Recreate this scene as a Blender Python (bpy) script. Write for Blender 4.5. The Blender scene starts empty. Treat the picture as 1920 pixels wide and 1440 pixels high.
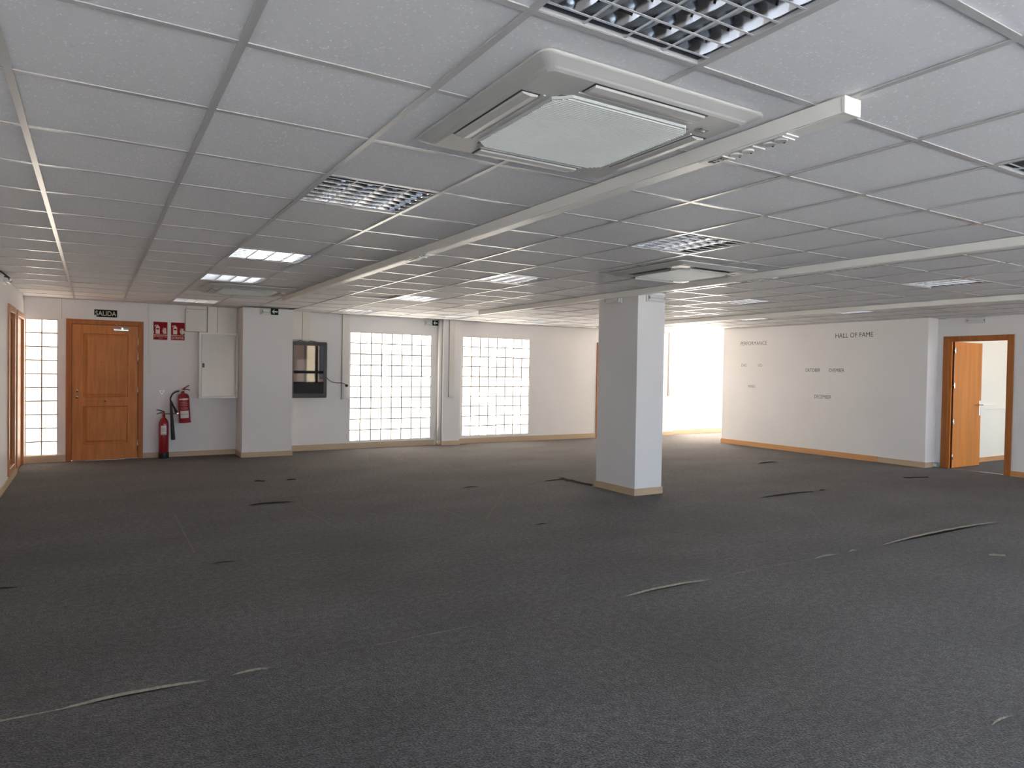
import bpy, bmesh, math, random
import numpy as np
from mathutils import Matrix, Vector
random.seed(7)
scene = bpy.context.scene
C = scene.collection

# ------------------------------------------------------------------ camera
CAM_Z = 1.39                      # eye height above the carpet
FPX, YAW, PITCH, ROLL = 1298.3, 0.5437, -0.0185, 0.0163
Fv = Vector((math.sin(YAW)*math.cos(PITCH), math.cos(YAW)*math.cos(PITCH), math.sin(PITCH)))
r0 = Vector((math.cos(YAW), -math.sin(YAW), 0)); u0 = r0.cross(Fv)
Rv = r0*math.cos(ROLL)+u0*math.sin(ROLL); Uv = u0*math.cos(ROLL)-r0*math.sin(ROLL)
cam = bpy.data.cameras.new('camera'); cam.sensor_width = 36.0; cam.lens = FPX/1920*36; cam.clip_start = 0.02
camo = bpy.data.objects.new('camera', cam); C.objects.link(camo)
M = Matrix((Rv, Uv, -Fv)).transposed().to_4x4(); M.translation = (0, 0, CAM_Z); camo.matrix_world = M
scene.camera = camo

# ------------------------------------------------------------------ world, light, exposure
SUN = 44.0            # direct sun on the street and on the back facade
SKY = 4.2             # daylight outside the street windows behind the camera
BLOCK = 2.6           # sun-lit glass blocks
BLOCK_FAR = 10.0
world = bpy.data.worlds.new('sky'); scene.world = world; world.use_nodes = True
bg = world.node_tree.nodes['Background']; bg.inputs[0].default_value = (0.64, 0.81, 1.0, 1); bg.inputs[1].default_value = SKY
scene.view_settings.view_transform = 'Standard'; scene.view_settings.look = 'None'
scene.view_settings.exposure = 1.2; scene.view_settings.gamma = 1.0; scene.view_settings.use_curve_mapping = False
scene.cycles.max_bounces = 10; scene.cycles.diffuse_bounces = 6; scene.cycles.sample_clamp_indirect = 8.0
REAR_Y = -1.478
STREET_WINDOWS = [(-0.6, 2.1), (2.4, 5.1), (5.4, 8.1), (8.4, 11.1)]     # x ranges in the wall behind the camera
ROOM_WINDOW = (11.7, 15.0)
WZ0, WZ1 = 0.12, 2.25
def sill(a): return 0.85 if abs(a-5.4) < 0.01 else WZ0
def portal(x0, x1, z0, z1, y):
    l = bpy.data.lights.new('daylight_portal', 'AREA'); l.shape = 'RECTANGLE'; l.size = x1-x0; l.size_y = z1-z0
    l.cycles.is_portal = True
    o = bpy.data.objects.new('daylight_portal', l); C.objects.link(o); o.location = ((x0+x1)/2, y, (z0+z1)/2)
    o.rotation_euler = (math.radians(90), 0, 0)     # shines towards +Y (into the room)
for a, b in STREET_WINDOWS + [ROOM_WINDOW]:
    portal(a, b, sill(a), WZ1, REAR_Y-0.12)
_p = bpy.data.lights.new('daylight_portal', 'AREA'); _p.shape = 'RECTANGLE'; _p.size = 1.7; _p.size_y = 3.1; _p.cycles.is_portal = True
_po = bpy.data.objects.new('daylight_portal', _p); C.objects.link(_po); _po.location = (15.32, 2.15, 1.35); _po.rotation_euler = (0, math.radians(90), 0)  # portal for the added end window of the small room
sun = bpy.data.lights.new('sun', 'SUN'); sun.energy = SUN; sun.angle = math.radians(0.6); sun.color = (1.0, 0.955, 0.89)
suno = bpy.data.objects.new('sun', sun); C.objects.link(suno); suno.rotation_euler = (math.radians(-38), 0, math.radians(-20))   # high sun over the back facade

# ------------------------------------------------------------------ materials
def lin(c):
    return tuple(((v/255)/12.92 if v/255 <= 0.04045 else (((v/255)+0.055)/1.055)**2.4) for v in c)
MATS = {}
def mat(name, rgb, rough=0.5, metal=0.0, noise=None, bump=None, spec=0.5, emit=None, stretch=None, coat=0.0):
    """noise=(scale, amount) colour mottling; bump=(scale, strength, distance); stretch scales the grain"""
    if name in MATS: return MATS[name]
    m = bpy.data.materials.new(name); m.use_nodes = True; nt = m.node_tree; N = nt.nodes; L = nt.links
    p = N['Principled BSDF']; p.inputs['Roughness'].default_value = rough; p.inputs['Metallic'].default_value = metal
    p.inputs['Specular IOR Level'].default_value = spec; p.inputs['Base Color'].default_value = (*rgb, 1)
    p.inputs['Coat Weight'].default_value = coat
    tc = N.new('ShaderNodeTexCoord'); mp = N.new('ShaderNodeMapping'); L.new(tc.outputs['Object'], mp.inputs[0])
    if stretch: mp.inputs['Scale'].default_value = stretch
    if noise:
        n = N.new('ShaderNodeTexNoise'); n.inputs['Scale'].default_value = noise[0]; n.inputs['Detail'].default_value = 6
        L.new(mp.outputs[0], n.inputs['Vector'])
        cr = N.new('ShaderNodeValToRGB'); e = cr.color_ramp.elements; a = noise[1]
        e[0].position, e[1].position = 0.3, 0.7
        e[0].color = (*[v*(1-a) for v in rgb], 1); e[1].color = (*[min(1, v*(1+a)) for v in rgb], 1)
        L.new(n.outputs['Fac'], cr.inputs[0]); L.new(cr.outputs[0], p.inputs['Base Color'])
    if bump:
        n = N.new('ShaderNodeTexNoise'); n.inputs['Scale'].default_value = bump[0]; n.inputs['Detail'].default_value = 4
        L.new(mp.outputs[0], n.inputs['Vector'])
        b = N.new('ShaderNodeBump'); b.inputs['Strength'].default_value = bump[1]; b.inputs['Distance'].default_value = bump[2]
        L.new(n.outputs['Fac'], b.inputs['Height']); L.new(b.outputs[0], p.inputs['Normal'])
    if emit:
        p.inputs['Emission Color'].default_value = (*emit[0], 1); p.inputs['Emission Strength'].default_value = emit[1]
    MATS[name] = m
    return m
PAINT = mat('white wall paint', (0.78, 0.755, 0.74), 0.55, noise=(1.3, 0.025), bump=(160, 0.06, 0.002))
CREAM = mat('cream wall paint', (0.86, 0.78, 0.64), 0.6, noise=(1.3, 0.02), bump=(160, 0.05, 0.002))
PLASTIC = mat('white plastic', (0.74, 0.72, 0.68), 0.38, noise=(4, 0.015))
DUCT = mat('ivory plastic duct', (0.90, 0.865, 0.80), 0.38, noise=(3, 0.02))
WDUCT = mat('ivory wall duct', (0.72, 0.68, 0.62), 0.42, noise=(3, 0.02))
ACPL = mat('aged appliance plastic', (0.55, 0.535, 0.50), 0.42, noise=(3, 0.02))
ACGR = mat('grey green grille plastic', (0.58, 0.595, 0.555), 0.45, noise=(5, 0.03))
TBAR = mat('painted steel grid', (0.54, 0.525, 0.51), 0.28, noise=(2, 0.02))
WOOD = mat('orange stained beech', lin((198, 126, 66)), 0.45, spec=0.25, noise=(3.0, 0.16), bump=(30, 0.04, 0.001), stretch=(9, 9, 0.8))
WOODF = mat('reddish stained beech', lin((170, 104, 54)), 0.5, spec=0.25, noise=(3.0, 0.14), stretch=(9, 9, 0.8))
WOODR = mat('light beech veneer', lin((202, 124, 50)), 0.65, spec=0.2, noise=(2.2, 0.13), stretch=(5, 5, 0.35))
WOODB = mat('brown stained wood', lin((110, 62, 34)), 0.25, noise=(3, 0.12), stretch=(9, 9, 0.8))
BASEB = mat('beige skirting', lin((192, 168, 138)), 0.42, noise=(3, 0.06), stretch=(1, 1, 8))
BASEO = mat('orange skirting', lin((206, 150, 96)), 0.40, noise=(3, 0.08), stretch=(1, 1, 8))
ALU = mat('polished aluminium', (0.88, 0.89, 0.91), 0.10, metal=1.0)
SATIN = mat('satin aluminium edge', (0.80, 0.81, 0.83), 0.45, metal=0.35)
HOUS = mat('lamp housing', (0.10, 0.10, 0.11), 0.5)
TUBE = mat('fluorescent tube glass', (0.72, 0.74, 0.74), 0.2)
CHROME = mat('brushed steel', (0.68, 0.67, 0.65), 0.25, metal=1.0)
BLACK = mat('black plastic', (0.010, 0.010, 0.012), 0.35)
BLACKP = mat('black powder coat', (0.014, 0.014, 0.018), 0.28)
DGLASS = mat('dark tinted glass', (0.008, 0.010, 0.014), 0.02, spec=0.6, coat=0.0)
RUBBER = mat('black rubber', (0.014, 0.012, 0.011), 0.5)
RED = mat('fire red enamel', lin((142, 12, 28)), 0.32, noise=(3, 0.05), coat=0.3)
SIGNR = mat('sign red', lin((146, 16, 30)), 0.6, spec=0.15)
SIGNW = mat('sign cream print', lin((222, 205, 188)), 0.45)
SIGNG = mat('sign dark green', lin((12, 46, 30)), 0.6, spec=0.15)
SIGNK = mat('sign blackish green', lin((20, 26, 20)), 0.6, spec=0.15)
STICK = mat('paper label', (0.72, 0.70, 0.66), 0.6)
INK = mat('dark lettering vinyl', (0.02, 0.02, 0.022), 0.5)
INKL = mat('worn grey lettering vinyl', (0.13, 0.12, 0.12), 0.5)
MORTAR = mat('glass block mortar', (0.36, 0.32, 0.26), 0.7, noise=(20, 0.1))
PLENUM = mat('dark plenum', (0.03, 0.03, 0.03), 0.9)
SUB = mat('brown glue residue', lin((70, 52, 42)), 0.85, noise=(12, 0.3))
BACKING = mat('frayed carpet backing', lin((126, 119, 104)), 0.9, noise=(60, 0.25))
CABG = mat('grey enamel cabinet', (0.54, 0.535, 0.52), 0.16, noise=(2, 0.02))
CABF = mat('pale cabinet frame', (0.74, 0.72, 0.68), 0.3)
LENS = mat('emergency lamp lens', (0.70, 0.70, 0.68), 0.15)
FRAMED = mat('dark window metal', (0.03, 0.035, 0.045), 0.4)
STREET = mat('street concrete', (0.30, 0.305, 0.315), 0.9)

def carpet_material():
    m = bpy.data.materials.new('grey needle felt carpet'); m.use_nodes = True; nt = m.node_tree; N = nt.nodes; L = nt.links
    p = N['Principled BSDF']; p.inputs['Roughness'].default_value = 0.95; p.inputs['Specular IOR Level'].default_value = 0.12
    p.inputs['Sheen Weight'].default_value = 0.20; p.inputs['Sheen Tint'].default_value = (1.0, 0.91, 0.83, 1); p.inputs['Sheen Roughness'].default_value = 0.5
    tc = N.new('ShaderNodeTexCoord')
    def noi(s, d, sc=None):
        n = N.new('ShaderNodeTexNoise'); n.inputs['Scale'].default_value = s; n.inputs['Detail'].default_value = d
        if sc:
            mp = N.new('ShaderNodeMapping'); mp.inputs['Scale'].default_value = sc; L.new(tc.outputs['Object'], mp.inputs[0]); L.new(mp.outputs[0], n.inputs['Vector'])
        else: L.new(tc.outputs['Object'], n.inputs['Vector'])
        return n
    def ramp(n, stops):
        r = N.new('ShaderNodeValToRGB'); e = r.color_ramp.elements
        e[0].position, e[0].color = stops[0][0], (*[stops[0][1]]*3, 1); e[1].position, e[1].color = stops[-1][0], (*[stops[-1][1]]*3, 1)
        for s in stops[1:-1]:
            k = e.new(s[0]); k.color = (*[s[1]]*3, 1)
        L.new(n.outputs['Fac'], r.inputs[0]); return r
    fine = ramp(noi(110, 5), [(0.34, 0.30), (0.5, 1.0), (0.68, 2.1)])
    mid = ramp(noi(26, 4), [(0.35, 0.66), (0.65, 1.36)])
    big = ramp(noi(0.9, 5, (1, 1.6, 1)), [(0.3, 0.72), (0.7, 1.26)])
    spot = ramp(noi(3.1, 3, (1, 1.8, 1)), [(0.25, 0.7), (0.33, 1.0), (0.8, 1.06)])
    def mul(a, b):
        x = N.new('ShaderNodeMix'); x.data_type = 'RGBA'; x.blend_type = 'MULTIPLY'; x.inputs[0].default_value = 1
        L.new(a, x.inputs[6]); L.new(b, x.inputs[7]); return x.outputs[2]
    dots = ramp(noi(7.5, 2, (1, 2.2, 1)), [(0.215, 0.3), (0.235, 1.0), (0.9, 1.0)])
    c = mul(mul(mul(mul(dots.outputs[0], fine.outputs[0]), mid.outputs[0]), big.outputs[0]), spot.outputs[0])
    base = N.new('ShaderNodeMix'); base.data_type = 'RGBA'; base.blend_type = 'MULTIPLY'; base.inputs[0].default_value = 1
    base.inputs[7].default_value = (0.056, 0.054, 0.0565, 1); L.new(c, base.inputs[6]); L.new(base.outputs[2], p.inputs['Base Color'])
    b = N.new('ShaderNodeBump'); b.inputs['Strength'].default_value = 0.5; b.inputs['Distance'].default_value = 0.004
    L.new(fine.outputs[0], b.inputs['Height']); L.new(b.outputs[0], p.inputs['Normal'])
    return m
CARPET = carpet_material()
MARK = mat('worn pale carpet fibres', (0.19, 0.172, 0.155), 0.95, noise=(70, 0.5), spec=0.1)

def tile_material():
    m = bpy.data.materials.new('mineral fibre ceiling tile'); m.use_nodes = True; nt = m.node_tree; N = nt.nodes; L = nt.links
    p = N['Principled BSDF']; p.inputs['Roughness'].default_value = 0.75; p.inputs['Specular IOR Level'].default_value = 0.25
    tc = N.new('ShaderNodeTexCoord'); oi = N.new('ShaderNodeObjectInfo')
    ad = N.new('ShaderNodeVectorMath'); ad.operation = 'ADD'; L.new(tc.outputs['Object'], ad.inputs[0]); L.new(oi.outputs['Location'], ad.inputs[1])
    v = N.new('ShaderNodeTexVoronoi'); v.inputs['Scale'].default_value = 72; L.new(ad.outputs[0], v.inputs['Vector'])
    n = N.new('ShaderNodeTexNoise'); n.inputs['Scale'].default_value = 60; n.inputs['Detail'].default_value = 3; L.new(ad.outputs[0], n.inputs['Vector'])
    r = N.new('ShaderNodeValToRGB'); e = r.color_ramp.elements; e[0].position, e[1].position = 0.20, 0.34; e[0].color = (1, 1, 1, 1); e[1].color = (0, 0, 0, 1)
    L.new(v.outputs['Distance'], r.inputs[0])
    r2 = N.new('ShaderNodeValToRGB'); e = r2.color_ramp.elements; e[0].position, e[1].position = 0.46, 0.60; L.new(n.outputs['Fac'], r2.inputs[0])
    mm = N.new('ShaderNodeMath'); mm.operation = 'MULTIPLY'; L.new(r.outputs[0], mm.inputs[0]); L.new(r2.outputs[0], mm.inputs[1])
    r3 = N.new('ShaderNodeValToRGB'); e = r3.color_ramp.elements; e[0].position, e[1].position = 0.27, 0.40
    e[0].color = (0.76, 0.75, 0.75, 1); e[1].color = (0.815, 0.80, 0.80, 1); L.new(n.outputs['Fac'], r3.inputs[0])
    mx = N.new('ShaderNodeMix'); mx.data_type = 'RGBA'; L.new(mm.outputs[0], mx.inputs[0]); L.new(r3.outputs[0], mx.inputs[6]); mx.inputs[7].default_value = (0.99, 0.985, 0.98, 1)  # white flecks put the light caught by tile bumps into the colour
    rnd = N.new('ShaderNodeMapRange'); rnd.inputs[3].default_value = 0.97; rnd.inputs[4].default_value = 1.03; L.new(oi.outputs['Random'], rnd.inputs[0])
    m2 = N.new('ShaderNodeVectorMath'); m2.operation = 'SCALE'; L.new(mx.outputs[2], m2.inputs[0]); L.new(rnd.outputs[0], m2.inputs['Scale'])
    L.new(m2.outputs[0], p.inputs['Base Color'])
    b = N.new('ShaderNodeBump'); b.inputs['Strength'].default_value = 0.35; b.inputs['Distance'].default_value = 0.003; L.new(mm.outputs[0], b.inputs['Height']); L.new(b.outputs[0], p.inputs['Normal'])
    return m
TILE = tile_material()

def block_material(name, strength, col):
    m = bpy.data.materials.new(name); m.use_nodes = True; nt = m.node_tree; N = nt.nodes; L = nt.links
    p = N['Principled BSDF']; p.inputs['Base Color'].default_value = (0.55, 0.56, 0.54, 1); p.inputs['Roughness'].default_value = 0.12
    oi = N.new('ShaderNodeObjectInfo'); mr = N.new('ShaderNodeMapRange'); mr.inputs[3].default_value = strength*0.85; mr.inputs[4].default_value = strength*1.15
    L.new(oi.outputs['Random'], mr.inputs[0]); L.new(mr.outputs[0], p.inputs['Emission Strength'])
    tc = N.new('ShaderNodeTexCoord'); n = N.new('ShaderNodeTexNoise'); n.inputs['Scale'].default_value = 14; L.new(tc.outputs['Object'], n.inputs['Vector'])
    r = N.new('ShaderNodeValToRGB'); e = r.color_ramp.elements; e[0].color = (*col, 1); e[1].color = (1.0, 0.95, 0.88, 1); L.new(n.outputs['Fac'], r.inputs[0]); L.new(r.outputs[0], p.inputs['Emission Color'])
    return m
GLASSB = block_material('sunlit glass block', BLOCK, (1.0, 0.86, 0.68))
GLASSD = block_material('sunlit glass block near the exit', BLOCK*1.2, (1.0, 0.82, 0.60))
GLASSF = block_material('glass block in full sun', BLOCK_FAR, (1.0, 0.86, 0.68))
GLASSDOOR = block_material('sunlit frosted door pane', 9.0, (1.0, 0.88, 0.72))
def pane_material():
    m = bpy.data.materials.new('clear window pane'); m.use_nodes = True; nt = m.node_tree; N = nt.nodes; L = nt.links
    N.remove(N['Principled BSDF']); t = N.new('ShaderNodeBsdfTransparent'); g = N.new('ShaderNodeBsdfGlossy'); g.inputs['Roughness'].default_value = 0.02
    mx = N.new('ShaderNodeMixShader'); mx.inputs[0].default_value = 0.06; L.new(t.outputs[0], mx.inputs[1]); L.new(g.outputs[0], mx.inputs[2]); L.new(mx.outputs[0], N['Material Output'].inputs[0])
    return m
PANE = pane_material()

# ------------------------------------------------------------------ mesh helpers
class MB:
    def __init__(s): s.v = []; s.f = []; s.m = []; s.sm = []
    def add(s, vs, fs, mi=0, smooth=False):
        b = len(s.v); s.v += [tuple(p) for p in vs]; s.f += [tuple(b+i for i in f) for f in fs]; s.m += [mi]*len(fs); s.sm += [smooth]*len(fs); return s
    def box(s, x0, x1, y0, y1, z0, z1, mi=0):
        return s.add([(x0, y0, z0), (x1, y0, z0), (x1, y1, z0), (x0, y1, z0), (x0, y0, z1), (x1, y0, z1), (x1, y1, z1), (x0, y1, z1)],
                     [(0, 3, 2, 1), (4, 5, 6, 7), (0, 1, 5, 4), (1, 2, 6, 5), (2, 3, 7, 6), (3, 0, 4, 7)], mi)
    def rings(s, rs, mi=0, cap0=True, cap1=True, smooth=False, closed=True):
        n = len(rs[0]); vs = [p for r in rs for p in r]; fs = []
        for k in range(len(rs)-1):
            for i in range(n if closed else n-1):
                j = (i+1) % n; fs.append((k*n+i, k*n+j, (k+1)*n+j, (k+1)*n+i))
        s.add(vs, fs, mi, smooth)
        if cap0: s.add(rs[0], [tuple(range(n-1, -1, -1))], mi)
        if cap1: s.add(rs[-1], [tuple(range(n))], mi)
        return s
    def lathe(s, prof, c=(0, 0, 0), n=20, mi=0, axis='z', smooth=True):
        rs = []
        for r, h in prof:
            ring = []
            for i in range(n):
                a = 2*math.pi*i/n; x, y = r*math.cos(a), r*math.sin(a)
                p = (x, y, h) if axis == 'z' else ((x, h, y) if axis == 'y' else (h, x, y))
                ring.append((p[0]+c[0], p[1]+c[1], p[2]+c[2]))
            rs.append(ring)
        return s.rings(rs, mi, smooth=smooth)
    def tube(s, pts, r, n=8, mi=0):
        pts = [Vector(p) for p in pts]; rad = r if isinstance(r, (list, tuple)) else [r]*len(pts); rs = []
        up = Vector((0.13, 0.31, 0.94)).normalized()
        for k, p in enumerate(pts):
            d = (pts[min(k+1, len(pts)-1)]-pts[max(k-1, 0)]).normalized()
            a = d.cross(up)
            if a.length < 1e-3: a = d.cross(Vector((1, 0, 0)))
            a.normalize(); b = a.cross(d)
            rs.append([tuple(p+(a*math.cos(2*math.pi*i/n)+b*math.sin(2*math.pi*i/n))*rad[k]) for i in range(n)])
        return s.rings(rs, mi, smooth=True)
    def prism(s, poly, y0, y1, mi=0):
        """poly = list of (x,z); extruded from y0 to y1"""
        n = len(poly); vs = [(x, y0, z) for x, z in poly]+[(x, y1, z) for x, z in poly]
        fs = [tuple(range(n)), tuple(range(2*n-1, n-1, -1))]+[(i, i+n, (i+1) % n+n, (i+1) % n) for i in range(n)]
        return s.add(vs, fs, mi)
    def mesh(s, name, mats):
        me = bpy.data.meshes.new(name); me.from_pydata(s.v, [], s.f); me.validate()
        for m in mats: me.materials.append(m)
        me.polygons.foreach_set('material_index', s.m[:len(me.polygons)]) if len(me.polygons) == len(s.m) else None
        me.polygons.foreach_set('use_smooth', s.sm[:len(me.polygons)]) if len(me.polygons) == len(s.sm) else None
        bm = bmesh.new(); bm.from_mesh(me); bmesh.ops.recalc_face_normals(bm, faces=bm.faces); bm.to_mesh(me); bm.free()
        me.update(); return me
def link(name, me, parent=None, loc=(0, 0, 0), bevel=0.0, rot=None):
    o = bpy.data.objects.new(name, me); C.objects.link(o); o.location = loc
    if rot: o.rotation_euler = rot
    if parent: o.parent = parent
    if bevel:
        b = o.modifiers.new('edge', 'BEVEL'); b.width = bevel; b.segments = 2; b.limit_method = 'ANGLE'
    return o
def obj(name, mb, mats, parent=None, loc=(0, 0, 0), bevel=0.0, rot=None):
    if not isinstance(mats, (list, tuple)): mats = [mats]
    return link(name, mb.mesh(name, mats), parent, loc, bevel, rot)
def tag(o, label, cat, group=None):
    o['label'] = label; o['category'] = cat
    if group: o['group'] = group
    return o
def thing(name, label, cat, loc=(0, 0, 0), group=None, rot=None):
    o = bpy.data.objects.new(name, None); C.objects.link(o); o.location = loc; o.empty_display_size = 0.1
    if rot: o.rotation_euler = rot
    return tag(o, label, cat, group)
def struct(name, mb=None, mats=None, label=None, parent=None):
    if mb is None:
        o = bpy.data.objects.new(name, None); C.objects.link(o)
    else: o = obj(name, mb, mats, parent)
    if parent is None: o['kind'] = 'structure'
    if label: o['label'] = label
    return o
def copy_tree(o, parent=None):
    c = o.copy(); C.objects.link(c); c.parent = parent
    for ch in list(o.children): copy_tree(ch, c)
    return c
def text(name, body, mat_, x0, z0, w, h, plane, at, parent=None, thick=0.0006, weight=0.0, facing='-y'):
    """lettering fitted to a box w x h whose lower left corner (as read) is at x0,z0 on the wall"""
    cu = bpy.data.curves.new(name, 'FONT'); cu.body = body; cu.size = 1; cu.extrude = 0.0; cu.offset = weight; cu.resolution_u = 3
    t = bpy.data.objects.new('tmp', cu); C.objects.link(t); bpy.context.view_layer.update()
    me = bpy.data.meshes.new_from_object(t.evaluated_get(bpy.context.evaluated_depsgraph_get())); bpy.data.objects.remove(t); bpy.data.curves.remove(cu)
    co = np.empty(len(me.vertices)*3); me.vertices.foreach_get('co', co); co = co.reshape(-1, 3)
    mn, mx_ = co.min(0), co.max(0)
    u = (co[:, 0]-mn[0])/(mx_[0]-mn[0])*w; v = (co[:, 1]-mn[1])/(mx_[1]-mn[1])*h
    if plane == 'y': out = np.stack([x0+u, np.full(len(u), at-thick), z0+v], 1)
    else: out = np.stack([np.full(len(u), at-thick), x0-u, z0+v], 1)
    me.vertices.foreach_set('co', out.ravel()); me.materials.clear(); me.materials.append(mat_); me.update(); me.name = name
    return link(name, me, parent)

# ------------------------------------------------------------------ room measures
H = 2.315                       # ceiling height
XL = -0.83                      # left wall
YB = 11.70                      # back wall
XH, YH0, YH1 = 11.0, 5.83, 9.88  # lettered wall: plane x, from y to y
XD = 11.28                      # wall with the open door
XE = 15.2                       # outer right end
TOP = 2.80

def wall_cells(mb, along, pos, thick, a0, a1, z0, z1, holes):
    """wall slab along x ('x': plane y=pos..pos+thick) or y, with rectangular holes (a0,a1,z0,z1)"""
    A = sorted(set([a0, a1]+[h[0] for h in holes]+[h[1] for h in holes])); Z = sorted(set([z0, z1]+[h[2] for h in holes]+[h[3] for h in holes]))
    A = [a for a in A if a0 <= a <= a1]; Z = [z for z in Z if z0 <= z <= z1]
    for i in range(len(A)-1):
        for j in range(len(Z)-1):
            ca, cz = (A[i]+A[i+1])/2, (Z[j]+Z[j+1])/2
            if any(h[0] < ca < h[1] and h[2] < cz < h[3] for h in holes): continue
            if along == 'x': mb.box(A[i], A[i+1], min(pos, pos+thick), max(pos, pos+thick), Z[j], Z[j+1])
            else: mb.box(min(pos, pos+thick), max(pos, pos+thick), A[i], A[i+1], Z[j], Z[j+1])
    bm = bmesh.new(); me = bpy.data.meshes.new('tmp'); me.from_pydata(mb.v, [], mb.f); bm.from_mesh(me)
    bmesh.ops.remove_doubles(bm, verts=bm.verts, dist=1e-5)
    # drop the inner faces between neighbouring cells
    seen = {}
    for f in bm.faces: seen.setdefault(tuple(sorted(v.index for v in f.verts)), []).append(f)
    bmesh.ops.delete(bm, geom=[f for l in seen.values() if len(l) > 1 for f in l], context='FACES')
    bm.to_mesh(me); bm.free(); out = MB(); out.add([tuple(v.co) for v in me.vertices], [tuple(p.vertices) for p in me.polygons]); bpy.data.meshes.remove(me)
    return out

# ------------------------------------------------------------------ floor: sub-floor and 2 m carpet widths
floor = struct('floor', MB().box(XL-0.2, XE+0.2, REAR_Y-0.2, YB+0.2, -0.20, -0.008), SUB, 'floor under worn grey carpet laid in wide strips')
SEAMS = [REAR_Y, 1.35, 3.29, 5.23, 7.28, 9.22, YB]
NEAR_LIPS = {  # lifted near edges of the strip that starts at this seam: (x0, x1, height)
    1: [(3.10, 3.24, 0.006)],
    2: [(-0.80, -0.1, 0.005), (-0.12, 0.42, 0.012), (0.54, 0.70, 0.007), (2.84, 3.58, 0.013), (4.72, 4.98, 0.009), (5.16, 5.24, 0.010), (5.60, 7.55, 0.020)],
    3: [(0.72, 0.86, 0.008), (-0.62, -0.40, 0.010), (6.48, 7.45, 0.014), (7.55, 7.66, 0.012), (3.44, 3.56, 0.008)],
    4: [(1.33, 1.78, 0.016), (3.75, 3.95, 0.010), (8.95, 9.42, 0.016), (4.9, 5.26, 0.010)],
}
FAR_LIPS = {2: [(5.95, 6.95, 0.011)]}
def lip(x, lst):
    h = 0
    for a, b, hh in lst:
        if a < x < b: h = max(h, hh*math.sin(math.pi*(x-a)/(b-a))**0.6*(0.93+0.05*math.sin(x*23)+0.02*math.sin(x*61)))
    return h
for k in range(len(SEAMS)-1):
    y0, y1 = SEAMS[k], SEAMS[k+1]-0.0015
    xs = [XL+i*0.04 for i in range(int((XE-XL)/0.04)+1)]+[XE]
    ys = [0, 0.012, 0.03, 0.06, 0.10, 0.16]; L_ = y1-y0
    rows = ys+[L_/2]+[L_-v for v in reversed(ys)]
    mb = MB(); vs = []
    for r_, dy in enumerate(rows):
        for x in xs:
            z = 0.0
            hn = lip(x, NEAR_LIPS.get(k, [])); hf = lip(x, FAR_LIPS.get(k+1, []))
            if dy <= 0.16: z += hn*max(0, 1-dy/0.16)**2
            if L_-dy <= 0.16: z += hf*max(0, 1-(L_-dy)/0.16)**2
            yy = y0+dy
            if dy < 0.05: yy += hn*1.6*(1-dy/0.05)      # a lifted edge draws back a little
            if L_-dy < 0.05: yy -= hf*3.2*(1-(L_-dy)/0.05)
            vs.append((x, yy, z))
    n = len(xs); fs = [(r_*n+i, r_*n+i+1, (r_+1)*n+i+1, (r_+1)*n+i) for r_ in range(len(rows)-1) for i in range(n-1)]
    mb.add(vs, fs, 0, True)
    for r_ in (0, len(rows)-1):      # cut edges showing the backing
        e0 = vs[r_*n:(r_+1)*n]; e1 = []
        for x, y, z in e0: e1.append((x, y+(-0.003 if r_ == 0 else 0.003)*(1 if z > 0.002 else 0), z-0.0075-0.35*max(z, 0)))
        mb.add(e0+e1, [(i, i+1, n+i+1, n+i) for i in range(n-1)], 1)
    obj('carpet_strip', mb, [CARPET, BACKING if k in (1, 2) else mat('dark carpet edge', lin((52, 46, 42)), 0.95)], floor)
MARKS = [((0.25, 5.86), (0.53, 5.51)), ((0.65, 7.24), (0.65, 5.57)), ((1.77, 7.06), (1.83, 5.82)), ((2.12, 6.62), (2.77, 5.58)), ((2.98, 6.92), (3.0, 5.41)),
         ((4.2, 7.06), (3.11, 5.58)), ((2.01, 5.245), (2.68, 5.245)), ((1.2, 3.305), (1.8, 3.305)), ((2.28, 7.295), (3.7, 7.295)), ((4.07, 10.25), (4.71, 11.26)),
         ((4.08, 11.27), (4.07, 9.43)), ((4.45, 9.26), (4.24, 7.7)), ((-0.6, 7.295), (1.3, 7.295)), ((4.35, 7.295), (4.85, 7.295)), ((3.75, 3.305), (4.65, 3.305)), ((0.9, 5.245), (1.6, 5.245)), ((3.5, 9.9), (3.9, 11.1))]
for (ax, ay), (bx_, by) in MARKS:
    d = Vector((bx_-ax, by-ay, 0)); L_ = d.length; d.normalize(); nrm = Vector((-d.y, d.x, 0)); mb = MB(); k = max(6, int(L_/0.08)); ra, rb = [], []
    for i in range(k+1):
        p = Vector((ax, ay, 0.0006))+d*L_*i/k+nrm*random.uniform(-0.004, 0.004); w = 0.0058*random.uniform(0.4, 1.3)*(1 if 0 < i < k else 0.2)
        ra.append(tuple(p+nrm*w)); rb.append(tuple(p-nrm*w))
    mb.add(ra+rb, [(i, i+1, k+1+i+1, k+1+i) for i in range(k)])
    obj('worn_mark', mb, MARK, floor)

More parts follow.
